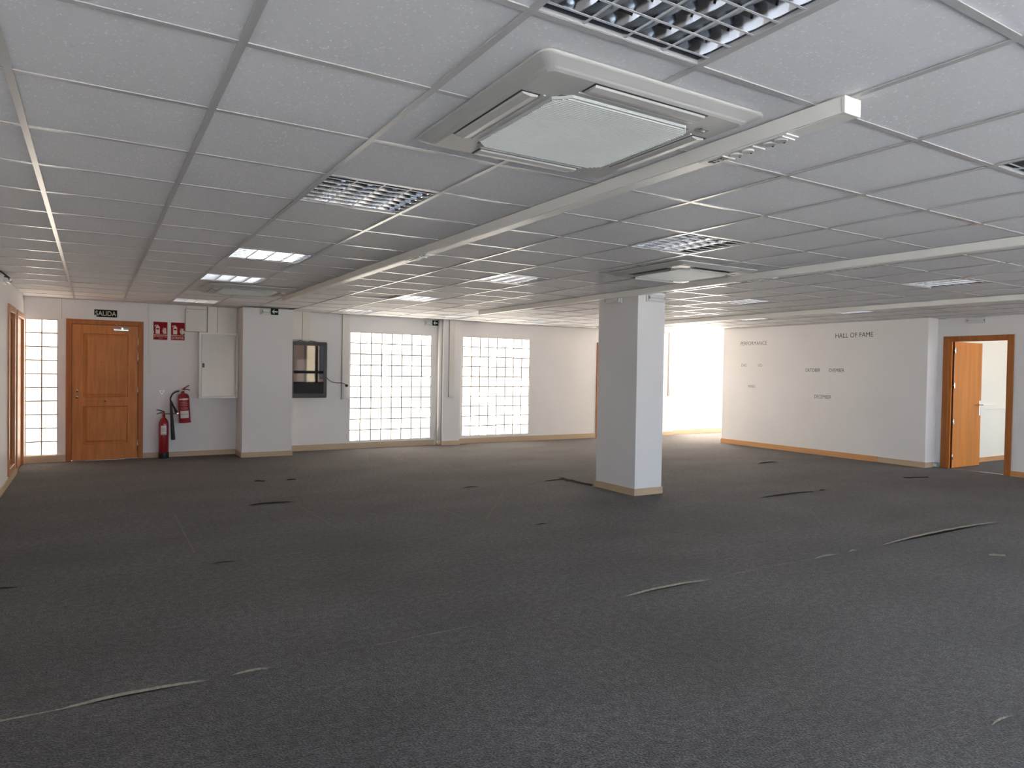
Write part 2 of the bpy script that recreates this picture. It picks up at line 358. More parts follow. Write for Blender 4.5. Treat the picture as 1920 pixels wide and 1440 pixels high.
street = struct('ground_street', MB().box(-60, 70, -60, REAR_Y-0.22, -0.30, -0.12).box(XE+0.2, 70, REAR_Y-0.22, 60, -0.30, -0.12), STREET, 'sunlit street outside the windows')
bld = thing('street_building', 'brown and cream building across the street, mirrored in the black cabinet', 'building', (8.0, -14.0, -0.12))
obj('facade', MB().box(-4.5, 4.2, -6, 0, 0, 8.5), mat('brown render', lin((84, 66, 58)), 0.9, noise=(0.8, 0.1)), bld)
for x in (-4.3, -1.6, 1.9, 3.9): obj('pillar', MB().box(x-0.3, x+0.3, 0, 0.25, 0, 8.5), mat('cream render', lin((176, 160, 136)), 0.9, noise=(1, 0.05)), bld)
for x in (-3.0, 0.2, 2.9):
    for z in (1.0, 4.2): obj('facade_window', MB().box(x-0.55, x+0.55, 0.0, 0.06, z, z+1.8), mat('street window glass', (0.03, 0.035, 0.045), 0.1), bld)
# ------------------------------------------------------------------ ceiling: tiles in a steel grid
SX, OX, OY = 0.5965, -0.2354, 2.1219
XLINES = [XL]+[OX+SX*i for i in range(0, 10)]+[5.63+SX*k for k in range(0, 6)]+[9.07+SX*k for k in range(0, 10)]+[XE]
YLINES = [OY+0.6*j for j in range(-6, 16)]+[YB]
def row(j): return j+6
LIGHTS = [  # centre x, row index, column key
    (1.256, -2, 'a'), (1.256, 2, 'a'), (1.256, 6, 'a'), (1.256, 9, 'a'), (1.256, 14, 'a'),
    (3.642, -2, 'b'), (3.642, 2, 'b'), (3.642, 6, 'b'), (3.642, 10, 'b'), (3.642, 14, 'b'),
    (5.335, 2, 'c'), (5.335, 10, 'c'), (5.335, 14, 'c'),
    (7.122, 2, 'd'), (7.122, 6, 'd'), (7.122, 14, 'd'),
    (9.368, 6, 'e'), (9.368, 9, 'e'), (9.368, 11, 'e')]
ceiling = struct('ceiling', MB().box(XL-0.2, XE+0.2, REAR_Y-0.2, YB+0.2, TOP, TOP+0.15), PLENUM, 'suspended ceiling of pale speckled square tiles in a steel grid')
for x in XLINES[1:-1]:
    obj('grid_runner', MB().box(x-0.012, x+0.012, REAR_Y, YB, H, H+0.004).box(x-0.0015, x+0.0015, REAR_Y, YB, H+0.004, H+0.035), TBAR, ceiling)
for y in YLINES[1:-1]:
    obj('grid_cross_bar', MB().box(XL, XE, y-0.012, y+0.012, H+0.001, H+0.0045).box(XL, XE, y-0.0015, y+0.0015, H+0.0045, H+0.03), TBAR, ceiling)
def proj(p):
    d = Vector(p)-Vector((0, 0, CAM_Z)); z = d.dot(Fv)
    return None if z < 0.05 else (960+FPX*d.dot(Rv)/z, 720-FPX*d.dot(Uv)/z)
cells = []
TZ = H+0.006
for i in range(len(XLINES)-1):
    for j in range(len(YLINES)-1):
        x0, x1, y0, y1 = XLINES[i], XLINES[i+1], YLINES[j], YLINES[j+1]
        cx, cy = (x0+x1)/2, (y0+y1)/2
        if any(abs(cx-lx) < 0.2 and row(lj) == j for lx, lj, _ in LIGHTS): continue
        if y1 > 11.3 and 1.9 < cx < 3.0: y0, y1 = y0, 11.02     # slot left open in front of the pilaster
        if y1 > 11.5 and 5.3 < cx < 6.0: y1 = 11.55
        ps = [proj((a, b, TZ)) for a, b in ((x0, y0), (x1, y0), (x1, y1), (x0, y1))]
        area = 0
        if all(ps):
            cxp, cyp = sum(p[0] for p in ps)/4, sum(p[1] for p in ps)/4
            if -150 < cxp < 2070 and -150 < cyp < 1500:
                area = abs(sum(ps[a][0]*ps[(a+1) % 4][1]-ps[(a+1) % 4][0]*ps[a][1] for a in range(4)))/2
        cells.append((area, x0, x1, y0, y1))
cells.sort(key=lambda c: -c[0])
tile_me = MB().box(-0.291, 0.291, -0.292, 0.292, 0, 0.016).mesh('ceiling_tile', [TILE])
rest = MB()
for n_, (area, x0, x1, y0, y1) in enumerate(cells):
    if n_ < 300 and area > 0:
        o = link('ceiling_tile', tile_me, ceiling, ((x0+x1)/2, (y0+y1)/2, TZ))
        o.scale = ((x1-x0-0.006)/0.582, (y1-y0-0.006)/0.584, 1)
        if abs((x0+x1)/2-2.75) < 0.3 and abs((y0+y1)/2-8.4) < 0.25: o.rotation_euler = (0, math.radians(-1.6), 0); o.location.z += 0.012
    else: rest.box(x0+0.003, x1-0.003, y0+0.003, y1-0.003, TZ, TZ+0.016)
fr = obj('ceiling_tile_field', rest, TILE, ceiling); fr['kind'] = 'stuff'
# angle trim along the walls
mb = MB(); mb.box(XL, XL+0.02, REAR_Y, YB, H, H+0.003).box(XL, XE, YB-0.02, YB, H, H+0.003).box(XH-0.02, XH, YH0, YH1, H, H+0.003).box(XD-0.02, XD, REAR_Y, YH0, H, H+0.003)
obj('edge_angle', mb, TBAR, ceiling)

# ------------------------------------------------------------------ walls
W1 = (3.795, 5.325, 0.13, 2.025)       # glass block windows in the back wall (x0,x1,z0,z1)
W2 = (5.975, 7.475, 0.145, 2.03)
W3 = (11.33, 12.83, 0.12, 2.03)
WS = (-0.81, -0.435, 0.10, 2.01)
D1 = (-0.335, 0.635, 0.0, 2.035)
D2 = (9.17, 10.15, 0.0, 2.03)
wall_back = struct('wall_back', wall_cells(MB(), 'x', YB, 0.22, XL-0.2, XE+0.2, 0, TOP, [W1, W2, W3, WS, D1, D2]), PAINT, 'white back wall with glass block windows and wooden exit door')
obj('panel_joint', MB().box(-0.392, -0.388, YB-0.001, YB+0.01, 2.03, H), mat('joint grey', (0.35, 0.33, 0.32), 0.7), wall_back)
LW1 = (9.62, 10.35, 0.10, 2.06); LD = (10.62, 11.60, 0.0, 2.06)
wall_left = struct('wall_left', wall_cells(MB(), 'y', XL, -0.2, REAR_Y-0.2, YB+0.2, 0, TOP, [LW1, LD]), PAINT, 'white wall along the side with two narrow timber frames')
rear_holes = [(a, b, sill(a), WZ1) for a, b in STREET_WINDOWS+[ROOM_WINDOW]]
wall_front = struct('wall_front', wall_cells(MB(), 'x', REAR_Y, -0.22, XL-0.2, XE+0.2, 0, TOP, rear_holes), PAINT, 'street side wall with large windows behind the viewer')
DR = (4.775, 5.74, 0.0, 2.035)
mb = wall_cells(MB(), 'y', XD, 0.10, REAR_Y, YH0, 0, TOP, [DR])
wall_right = struct('wall_right', mb, PAINT, 'white partition wall holding the open veneer door')
wall_lettered = struct('wall_lettered', MB().box(XH, XH+0.10, YH0, YH1, 0, TOP).box(XH+0.10, XE, YH1-0.10, YH1, 0, TOP).box(XH+0.10, XD+0.10, YH0, YH0+0.10, 0, TOP), PAINT, 'white partition wall carrying the dark lettering')
wall_inner = struct('wall_inner', MB().box(XD+0.10, XE, YH0, YH0+0.10, 0, H), CREAM, 'cream wall of the small room behind the open door')
wall_end = struct('wall_end', wall_cells(MB(), 'y', XE, 0.2, REAR_Y-0.2, YB+0.2, 0, TOP, [(10.1, 11.5, 0.12, 2.03), (0.6, 3.7, 0.5, 2.2)]), PAINT, 'outer end wall past the corner')
wall_pilaster = struct('wall_pilaster', MB().box(1.945, 2.69, 11.17, YB+0.02, 0, H-0.012), PAINT, 'wide white pilaster beside the grey cabinet')
wall_pilaster_narrow = struct('wall_pilaster_narrow', MB().box(5.51, 5.86, 11.58, YB+0.02, 0, TOP), PAINT, 'narrow white pilaster between two glass block windows')
wall_pilaster_far = struct('wall_pilaster_far', MB().box(10.85, 11.30, 11.58, YB+0.02, 0, TOP), PAINT, 'narrow white pilaster beside the brightest window')
wall_column = struct('wall_column', MB().box(5.25, 5.655, 5.965, 6.67, 0, H+0.004), PAINT, 'free-standing square white column')
# baseboards
BH = 0.078
def base(name, boxes, m=BASEB, label=None):
    mb = MB()
    for b in boxes: mb.box(*b)
    return struct(name, mb, m, label)
t = 0.012
base('baseboard_back', [(XL, -0.335, YB-t-0.02, YB, 0, 0.10), (0.64, 1.945, YB-t, YB, 0, BH), (1.945-t, 1.945, 11.17-t, YB, 0, BH), (1.945, 2.69, 11.17-t, 11.17, 0, BH), (2.69, 2.69+t, 11.17-t, YB, 0, BH),
     (2.69+t, 5.40, YB-t, YB, 0, BH+0.02), (5.51-t, 5.86+t, 11.58-t, 11.58, 0, BH), (5.86, 5.86+t, 11.58, YB, 0, BH), (5.86+t, 9.17, YB-t, YB, 0, BH+0.02),
     (10.15, 10.85, YB-t, YB, 0, BH), (10.85-t, 11.30+t, 11.58-t, 11.58, 0, BH), (11.30, XE, YB-t, YB, 0, BH+0.015)], BASEB, 'beige skirting along the back wall')
base('baseboard_left', [(XL, XL+t, REAR_Y, 10.62, 0, BH)], BASEB, 'beige skirting along the side wall')
bc = struct('baseboard_column', None, None, 'beige skirting around the column')
obj('board', MB().box(5.25-t, 5.25, 5.965-t, 6.67+t, 0, BH), BASEB, bc); obj('board', MB().box(5.25, 5.655+t, 5.965-t, 5.965, 0, BH), BASEB, bc)
obj('board', MB().box(5.655, 5.655+t, 5.965, 6.67+t, 0, BH), BASEB, bc); obj('board', MB().box(5.25, 5.655, 6.67, 6.67+t, 0, BH), BASEB, bc)
br = struct('baseboard_right', None, None, 'skirting boards under the lettered wall')
obj('board', MB().box(XH-t, XH, 9.012, YH1+t, 0, BH+0.012), BASEO, br); obj('board', MB().box(XH-t, XH, 6.583, 9.006, 0, BH+0.012), BASEO, br)
obj('board', MB().box(XH-t, XH, YH0-t, 6.577, 0, BH+0.008), BASEB, br); obj('board', MB().box(XH, XD-0.06, YH0-t, YH0, 0, BH), BASEB, br)
obj('board', MB().box(XH, XE, YH1, YH1+t, 0, BH), BASEO, br)
base('baseboard_door_wall', [(XD-t, XD, REAR_Y, 4.775, 0, BH)], BASEO, 'orange skirting beside the open door')
base('baseboard_inner', [(XD+0.1, XE, YH0-t, YH0, 0, 0.075)], BASEO, 'orange skirting in the small room')

# ------------------------------------------------------------------ glass block windows
def brick_mesh(w, h, name, m):
    b = 0.006; d = 0.012; s = 0.004
    o_ = [(-w/2, s, -h/2), (w/2, s, -h/2), (w/2, s, h/2), (-w/2, s, h/2)]
    i_ = [(-w/2+b, 0, -h/2+b), (w/2-b, 0, -h/2+b), (w/2-b, 0, h/2-b), (-w/2+b, 0, h/2-b)]
    k_ = [(x, 0.075, z) for x, _, z in o_]
    mb = MB(); mb.add(i_, [(0, 1, 2, 3)], 0); mb.rings([i_, o_], 0, False, False); mb.rings([o_, k_], 1, False, True)
    return mb.mesh(name, [m, MORTAR])
def glass_window(name, W, cols, rows, m, label, y=YB, frame=True, openers=()):
    root = struct(name, None, None, label)
    x0, x1, z0, z1 = W; cw, ch = (x1-x0)/cols, (z1-z0)/rows; j = 0.018
    me = brick_mesh(cw-j, ch-j, 'glass_brick', m)
    for a in range(cols):
        for b in range(rows): link('glass_brick', me, root, (x0+(a+0.5)*cw, y+0.005, z0+(b+0.5)*ch))
    mb = MB()
    for a in range(cols+1): mb.box(x0+a*cw-j/2, x0+a*cw+j/2, y+0.004, y+0.07, z0, z1)
    for b in range(rows+1): mb.box(x0, x1, y+0.0045, y+0.0695, z0+b*ch-j/2, z0+b*ch+j/2)
    obj('mortar_grid', mb, MORTAR, root)
    if frame:
        f = 0.03; mb = MB(); mb.box(x0-f, x0-0.004, y-0.006, y, z0-f, z1+f).box(x1+0.004, x1+f, y-0.006, y, z0-f, z1+f).box(x0-0.004, x1+0.004, y-0.006, y, z1+0.004, z1+f).box(x0-0.004, x1+0.004, y-0.006, y, z0-f, z0-0.004)
        obj('surround', mb, PAINT, root)
    for ca, ra, nc, nr in openers:      # steel vent frames set into the blocks
        ax, bx_ = x0+ca*cw, x0+(ca+nc)*cw; az, bz = z0+ra*ch, z0+(ra+nr)*ch; f = 0.011
        mb = MB(); mb.box(ax-f, ax+f, y-0.004, y+0.02, az-f, bz+f).box(bx_-f, bx_+f, y-0.004, y+0.02, az-f, bz+f).box(ax+f, bx_-f, y-0.004, y+0.02, az-f, az+f).box(ax+f, bx_-f, y-0.004, y+0.02, bz-f, bz+f)
        obj('vent_frame', mb, mat('vent frame paint', (0.46, 0.42, 0.38), 0.5), root)
    return root
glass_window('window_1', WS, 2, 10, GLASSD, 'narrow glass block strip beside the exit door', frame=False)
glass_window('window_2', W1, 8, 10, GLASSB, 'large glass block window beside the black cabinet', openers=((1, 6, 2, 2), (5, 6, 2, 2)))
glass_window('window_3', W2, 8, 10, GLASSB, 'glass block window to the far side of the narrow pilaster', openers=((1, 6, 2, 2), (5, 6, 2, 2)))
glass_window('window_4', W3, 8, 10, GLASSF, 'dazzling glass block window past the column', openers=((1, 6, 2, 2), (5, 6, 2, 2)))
# unseen glowing window added to light the corridor past the lettered wall
root = struct('window_5', None, None, 'unseen glass block window added to light the corridor end')
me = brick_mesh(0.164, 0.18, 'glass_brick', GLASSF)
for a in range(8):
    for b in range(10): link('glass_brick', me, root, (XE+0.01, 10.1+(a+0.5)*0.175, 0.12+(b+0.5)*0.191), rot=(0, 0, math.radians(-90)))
mb = MB()
for a in range(9): mb.box(XE+0.015, XE+0.07, 10.1+a*0.175-0.005, 10.1+a*0.175+0.005, 0.12, 2.03)
for b in range(11): mb.box(XE+0.0155, XE+0.0695, 10.1, 11.5, 0.12+b*0.191-0.005, 0.12+b*0.191+0.005)
obj('mortar_grid', mb, MORTAR, root)

w = struct('window_11', None, None, 'unseen clear window added to brighten the small room')  # unseen window added for more daylight in the small room
mb = MB().box(XE+0.06, XE+0.11, 0.6, 0.66, 0.5, 2.2).box(XE+0.06, XE+0.11, 3.64, 3.7, 0.5, 2.2).box(XE+0.062, XE+0.108, 0.66, 3.64, 0.5, 0.56).box(XE+0.062, XE+0.108, 0.66, 3.64, 2.14, 2.2)
obj('window_frame', mb, FRAMED, w)
obj('pane', MB().box(XE+0.08, XE+0.086, 0.66, 3.64, 0.56, 2.14), PANE, w)
# street windows behind the camera
for n_, (a, b) in enumerate(STREET_WINDOWS+[ROOM_WINDOW]):
    w = struct('window_%d' % (6+n_), None, None, 'large street window behind the viewer')
    y0, y1 = REAR_Y-0.14, REAR_Y-0.08; z0, z1 = sill(a), WZ1; f = 0.05; mid = a+(b-a)*0.5; tr = 1.24
    mb = MB().box(a, a+f, y0, y1, z0, z1).box(b-f, b, y0, y1, z0, z1).box(a+f, b-f, y0, y1, z0, z0+f).box(a+f, b-f, y0, y1, z1-f, z1).box(mid-0.05, mid+0.05, y0, y1, z0+f, z1-f).box(a+f, b-f, y0+0.005, y1-0.005, tr-0.05, tr+0.05)
    obj('window_frame', mb, FRAMED, w)
    for xa, xb in ((a+f, mid-0.05), (mid+0.05, b-f)):
        for za, zb in ((z0+f, tr-0.05), (tr+0.05, z1-f)): obj('pane', MB().box(xa, xb, REAR_Y-0.113, REAR_Y-0.107, za, zb), PANE, w)

# ------------------------------------------------------------------ doors
def casing(root, x0, x1, ztop, y, f, m, d=0.018, depth=0.06):
    mb = MB().box(x0, x0+f, y-d, y+depth, 0, ztop).box(x1-f, x1, y-d, y+depth, 0, ztop).box(x0+f, x1-f, y-d, y+depth, ztop-f, ztop)
    return obj('door_frame', mb, m, root, bevel=0.003)
d1 = struct('door_1', None, None, 'orange wooden exit door with two recessed panels')
casing(d1, D1[0], D1[1], D1[3], YB, 0.068, WOODF)
lx0, lx1, lz1, ly = -0.262, 0.562, 1.962, YB-0.004
panels = [(-0.13, 0.435, 0.235, 0.785), (-0.13, 0.435, 0.915, 1.835)]
leaf = obj('door_leaf', wall_cells(MB(), 'x', ly, 0.04, lx0, lx1, 0.006, lz1, panels), WOOD, d1)
for (a, b, c, d) in panels:
    mb = MB(); g = 0.022
    o_ = [(a, ly, c), (b, ly, c), (b, ly, d), (a, ly, d)]
    q1 = [(a+g*0.4, ly+0.016, c+g*0.4), (b-g*0.4, ly+0.016, c+g*0.4), (b-g*0.4, ly+0.016, d-g*0.4), (a+g*0.4, ly+0.016, d-g*0.4)]
    q2 = [(a+g, ly+0.016, c+g), (b-g, ly+0.016, c+g), (b-g, ly+0.016, d-g), (a+g, ly+0.016, d-g)]
    q3 = [(a+g+0.03, ly+0.006, c+g+0.03), (b-g-0.03, ly+0.006, c+g+0.03), (b-g-0.03, ly+0.006, d-g-0.03), (a+g+0.03, ly+0.006, d-g-0.03)]
    mb.rings([o_, q1, q2, q3], 0, cap0=False)
    obj('door_panel', mb, WOOD, leaf)
for z in (1.01, 0.918):
    lk = obj('door_lock', MB().lathe([(0.0, -0.010), (0.019, -0.009), (0.023, -0.003), (0.023, 0.0)], (-0.205, ly, z), 18, axis='y'), CHROME, leaf)
    obj('keyhole', MB().lathe([(0.0, -0.0115), (0.006, -0.0112), (0.006, -0.008)], (-0.205, ly, z), 10, axis='y').box(-0.208, -0.202, ly-0.0112, ly-0.008, z-0.014, z), BLACK, lk)
obj('knob_hole', MB().lathe([(0.0, -0.002), (0.008, -0.0015), (0.010, 0.0)], (0.145, ly, 0.855), 12, axis='y'), BLACK, leaf)
for hx, hz in ((0.13, 1.43), (0.095, 1.415)): obj('screw_hole', MB().lathe([(0.0, -0.0012), (0.004, -0.001), (0.005, 0.004)], (hx, ly+0.002, hz), 8, axis='y'), mat('dark brown hole', (0.05, 0.02, 0.01), 0.8), leaf)
for z0, z1 in ((1.62, 1.80), (1.40, 1.58), (0.93, 1.07), (0.12, 0.28)):
    obj('hinge', MB().lathe([(0.0, z0), (0.008, z0+0.002), (0.008, z1-0.002), (0.0, z1)], (0.563, YB-0.016, 0), 10), CHROME, d1)
cl = obj('door_closer', MB().box(0.245, 0.44, YB-0.045, YB-0.004, 1.885, 1.915), CHROME, d1, bevel=0.006)
obj('closer_cylinder', MB().lathe([(0, 0.235), (0.013, 0.237), (0.013, 0.45), (0, 0.452)], (0, YB-0.050, 1.918), 12, axis='x'), CHROME, cl)
obj('closer_arm', MB().tube([(0.36, YB-0.055, 1.925), (0.30, YB-0.07, 1.95), (0.27, YB-0.03, 1.985)], 0.006, 8).box(0.348, 0.368, YB-0.066, YB-0.03, 1.888, 1.936), CHROME, cl)
obj('threshold', MB().box(-0.10, 0.40, YB-0.03, YB+0.02, 0.0005, 0.004), CHROME, d1)

obj('backing', MB().box(D1[0]-0.02, D1[1]+0.02, YB+0.10, YB+0.13, 0, D1[3]+0.02), WOODB, d1)  # unseen board added behind the leaf to stop outdoor light leaking in
d2 = struct('door_2', None, None, 'glazed orange wooden door half hidden behind the column')
casing(d2, D2[0], D2[1], D2[3], YB, 0.075, WOODF)
lf = obj('door_leaf', wall_cells(MB(), 'x', YB+0.01, 0.04, D2[0]+0.078, D2[1]-0.078, 0.006, 1.952, [(D2[0]+0.19, D2[1]-0.19, 0.35, 1.84)]), WOOD, d2)
obj('frosted_pane', MB().box(D2[0]+0.185, D2[1]-0.185, YB+0.026, YB+0.034, 0.345, 1.845), GLASSDOOR, lf)
obj('door_handle', MB().lathe([(0.0, -0.06), (0.012, -0.058), (0.009, -0.02), (0.02, 0.0)], (9.33, YB+0.01, 1.02), 14, axis='y'), CHROME, lf)

obj('backing', MB().box(D2[0]-0.02, D2[1]+0.02, YB+0.10, YB+0.13, 0, D2[3]+0.02), WOODB, d2)  # unseen board added behind this door against light leaks
# open veneer door on the right
d3 = struct('door_3', None, None, 'open light veneer door showing a cream room')
f = 0.085
mb = MB()
for (y0, y1, z0, z1) in ((DR[0], DR[0]+f, 0, DR[3]), (DR[1]-f, DR[1], 0, DR[3]), (DR[0]+f, DR[1]-f, DR[3]-f, DR[3])): mb.box(XD-0.016, XD+0.001, y0, y1, z0, z1)
df = obj('door_frame', mb, WOODF, d3, bevel=0.003)
mb = MB().box(XD+0.001, XD+0.115, DR[0], DR[0]+0.03, 0, DR[3]-0.03).box(XD+0.001, XD+0.115, DR[1]-0.03, DR[1], 0, DR[3]-0.03).box(XD+0.001, XD+0.115, DR[0], DR[1], DR[3]-0.03, DR[3])
mb.box(XD+0.025, XD+0.065, DR[1]-0.075, DR[1]-0.03, 0, DR[3]-0.03)
mb.box(XD+0.0012, XD+0.022, DR[1]-0.122, DR[1]-0.03, 0, DR[3]-0.03)
obj('door_lining', mb, WOODR, df)
LX0, LX1, LY = XD+0.06, XD+0.06+0.84, 5.605
leaf = obj('door_leaf', MB().box(LX0, LX1, LY, LY+0.038, 0.008, 1.955), WOODR, d3, bevel=0.0015)
obj('leaf_edge', MB().box(LX0-0.006, LX0, LY+0.002, LY+0.036, 0.01, 1.953), WOODB, leaf)
hp = obj('handle_plate', MB().box(LX1-0.065, LX1-0.022, LY-0.007, LY, 0.80, 1.04), CHROME, leaf, bevel=0.003)
obj('handle_lever', MB().tube([(LX1-0.043, LY, 0.975), (LX1-0.043, LY-0.045, 0.975), (LX1-0.06, LY-0.055, 0.975), (LX1-0.17, LY-0.055, 0.972)], 0.009, 10), CHROME, hp)
obj('handle_lever', MB().tube([(LX1-0.043, LY+0.04, 0.975), (LX1-0.043, LY+0.085, 0.975), (LX1-0.06, LY+0.092, 0.975), (LX1-0.17, LY+0.092, 0.972)], 0.009, 10), CHROME, leaf)
for z in (0.18, 0.72, 1.28, 1.82):
    obj('hinge', MB().lathe([(0, z-0.045), (0.008, z-0.043), (0.008, z+0.043), (0, z+0.045)], (LX0-0.008, LY-0.004, 0), 10).box(LX0-0.006, LX0+0.03, LY-0.0015, LY, z-0.04, z+0.04), CHROME, d3)
obj('threshold', MB().box(XD+0.03, XD+0.065, DR[0]+f, DR[1]-f, 0.0005, 0.005), CHROME, d3)

# timber frames in the left wall
w = struct('window_10', None, None, 'narrow timber framed interior window on the side wall')
def side_frame(root, y0, y1, z0, z1, f, nm):
    mb = MB()
    for (a, b, c, d) in ((y0, y0+f, z0, z1), (y1-f, y1, z0, z1), (y0+f, y1-f, z1-f, z1)) + (((y0+f, y1-f, z0, z0+f),) if z0 > 0.01 else ()): mb.box(XL-0.03, XL+0.018, a, b, c, d)
    obj(nm, mb, mat('pale beech moulding', lin((186, 128, 80)), 0.4, noise=(3, 0.08), stretch=(9, 9, 0.8)), root, bevel=0.003)
side_frame(w, *LW1[:2], LW1[2], LW1[3], 0.075, 'window_frame')
obj('window_sash', MB().box(XL-0.045, XL-0.012, LW1[0]+0.075, LW1[0]+0.14, 0.175, 1.985).box(XL-0.045, XL-0.012, LW1[1]-0.14, LW1[1]-0.075, 0.175, 1.985).box(XL-0.045, XL-0.012, LW1[0]+0.14, LW1[1]-0.14, 1.92, 1.985).box(XL-0.045, XL-0.012, LW1[0]+0.14, LW1[1]-0.14, 0.175, 0.24), WOODF, w)
obj('pane', MB().box(XL-0.035, XL-0.029, LW1[0]+0.14, LW1[1]-0.14, 0.24, 1.92), mat('brown door reflection glass', lin((96, 48, 24)), 0.05, spec=0.8), w)  # the wooden door's reflection is put into the pane's brown colour
w = struct('door_4', None, None, 'narrow timber framed door in the side wall corner')
side_frame(w, *LD[:2], LD[2], LD[3], 0.075, 'door_frame')
lf = obj('door_leaf', MB().box(XL-0.055, XL-0.015, LD[0]+0.078, LD[1]-0.078, 0.006, 1.98), WOODF, w)

obj('backing', MB().box(XL-0.16, XL-0.13, 9.5, 11.7, 0, 2.2), WOODB, w)  # unseen board added behind both timber frames to block outside light
# ------------------------------------------------------------------ ceiling lights
def make_light():
    root = thing('ceiling_light', '', 'ceiling light', group='louvred lights in the ceiling grid')
    s = 0.297
    mb = MB()      # trim
    for a, b, c, d in ((-s, s, -s, -s+0.012), (-s, s, s-0.012, s), (-s, -s+0.012, -s+0.012, s-0.012), (s-0.012, s, -s+0.012, s-0.012)): mb.box(a, b, c, d, 0.0, 0.012)
    obj('trim', mb, TBAR, root)
    i = s-0.012
    mb = MB()
    mb.add([(-i, -i, 0.012), (i, -i, 0.012), (i, i, 0.012), (-i, i, 0.012), (-i, -i, 0.085), (i, -i, 0.085), (i, i, 0.085), (-i, i, 0.085)],
           [(4, 5, 6, 7), (0, 1, 5, 4), (1, 2, 6, 5), (2, 3, 7, 6), (3, 0, 4, 7)])
    obj('housing', mb, HOUS, root)
    # four lamp channels with curved reflectors between V-shaped blades
    for k in range(4):
        x0 = -i+k*(2*i)/4; x1 = x0+(2*i)/4; xc = (x0+x1)/2; prof = []
        for q in range(9):
            t_ = q/8; x = x0+(x1-x0)*t_; z = 0.018+0.055*math.sin(math.pi*t_)**0.55
            prof.append((x, z))
        mb = MB(); vs = [(x, -i, z) for x, z in prof]+[(x, i, z) for x, z in prof]; n = len(prof)
        mb.add(vs, [(a, a+1, n+a+1, n+a) for a in range(n-1)], 0, True)
        obj('reflector', mb, ALU, root)
        obj('lamp_tube', MB().lathe([(0.0, -i+0.01), (0.007, -i+0.01), (0.013, -i+0.02), (0.013, i-0.02), (0.007, i-0.01), (0, i-0.01)], (xc, 0, 0.052), 10, axis='y'), TUBE, root)
    for k in range(1, 4):
        x = -i+k*(2*i)/4
        mb = MB().prism([(x-0.0045, 0.003), (x+0.0045, 0.003), (x+0.008, 0.045), (x-0.008, 0.045)], -i, i)
        mb.box(x-0.0045, x+0.0045, -i, i, 0.002, 0.0029, 1); obj('long_blade', mb, [ALU, SATIN], root)
    for k in range(7):
        y = -i+(k+0.5)*(2*i)/7
        vs = [(-i, y-0.004, 0.0025), (-i, y+0.004, 0.0025), (-i, y+0.006, 0.040), (-i, y-0.006, 0.040)]; vs += [(i, b, c) for _, b, c in vs]
        mb = MB().add(vs, [(0, 1, 2, 3), (7, 6, 5, 4), (0, 4, 5, 1), (1, 5, 6, 2), (2, 6, 7, 3), (3, 7, 4, 0)]).box(-i, i, y-0.004, y+0.004, 0.0012, 0.0024, 1)
        obj('cross_blade', mb, [ALU, SATIN], root)
    return root
LINE = {'a': 'line towards the exit door', 'b': 'line between two cable raceways', 'c': 'line along the column raceway', 'd': 'line past the column', 'e': 'line beside the lettered wall'}
ORD = ['first', 'second', 'third', 'fourth', 'fifth']
proto = make_light(); cnt = {}
for k, (lx, lj, key) in enumerate(LIGHTS):
    o = proto if k == 0 else copy_tree(proto)
    o.location = (lx, OY+0.6*(lj+0.5), H+0.002); q = cnt.get(key, 0); cnt[key] = q+1
    o['label'] = 'square louvred light, %s from the near end, %s' % (ORD[q], LINE[key])

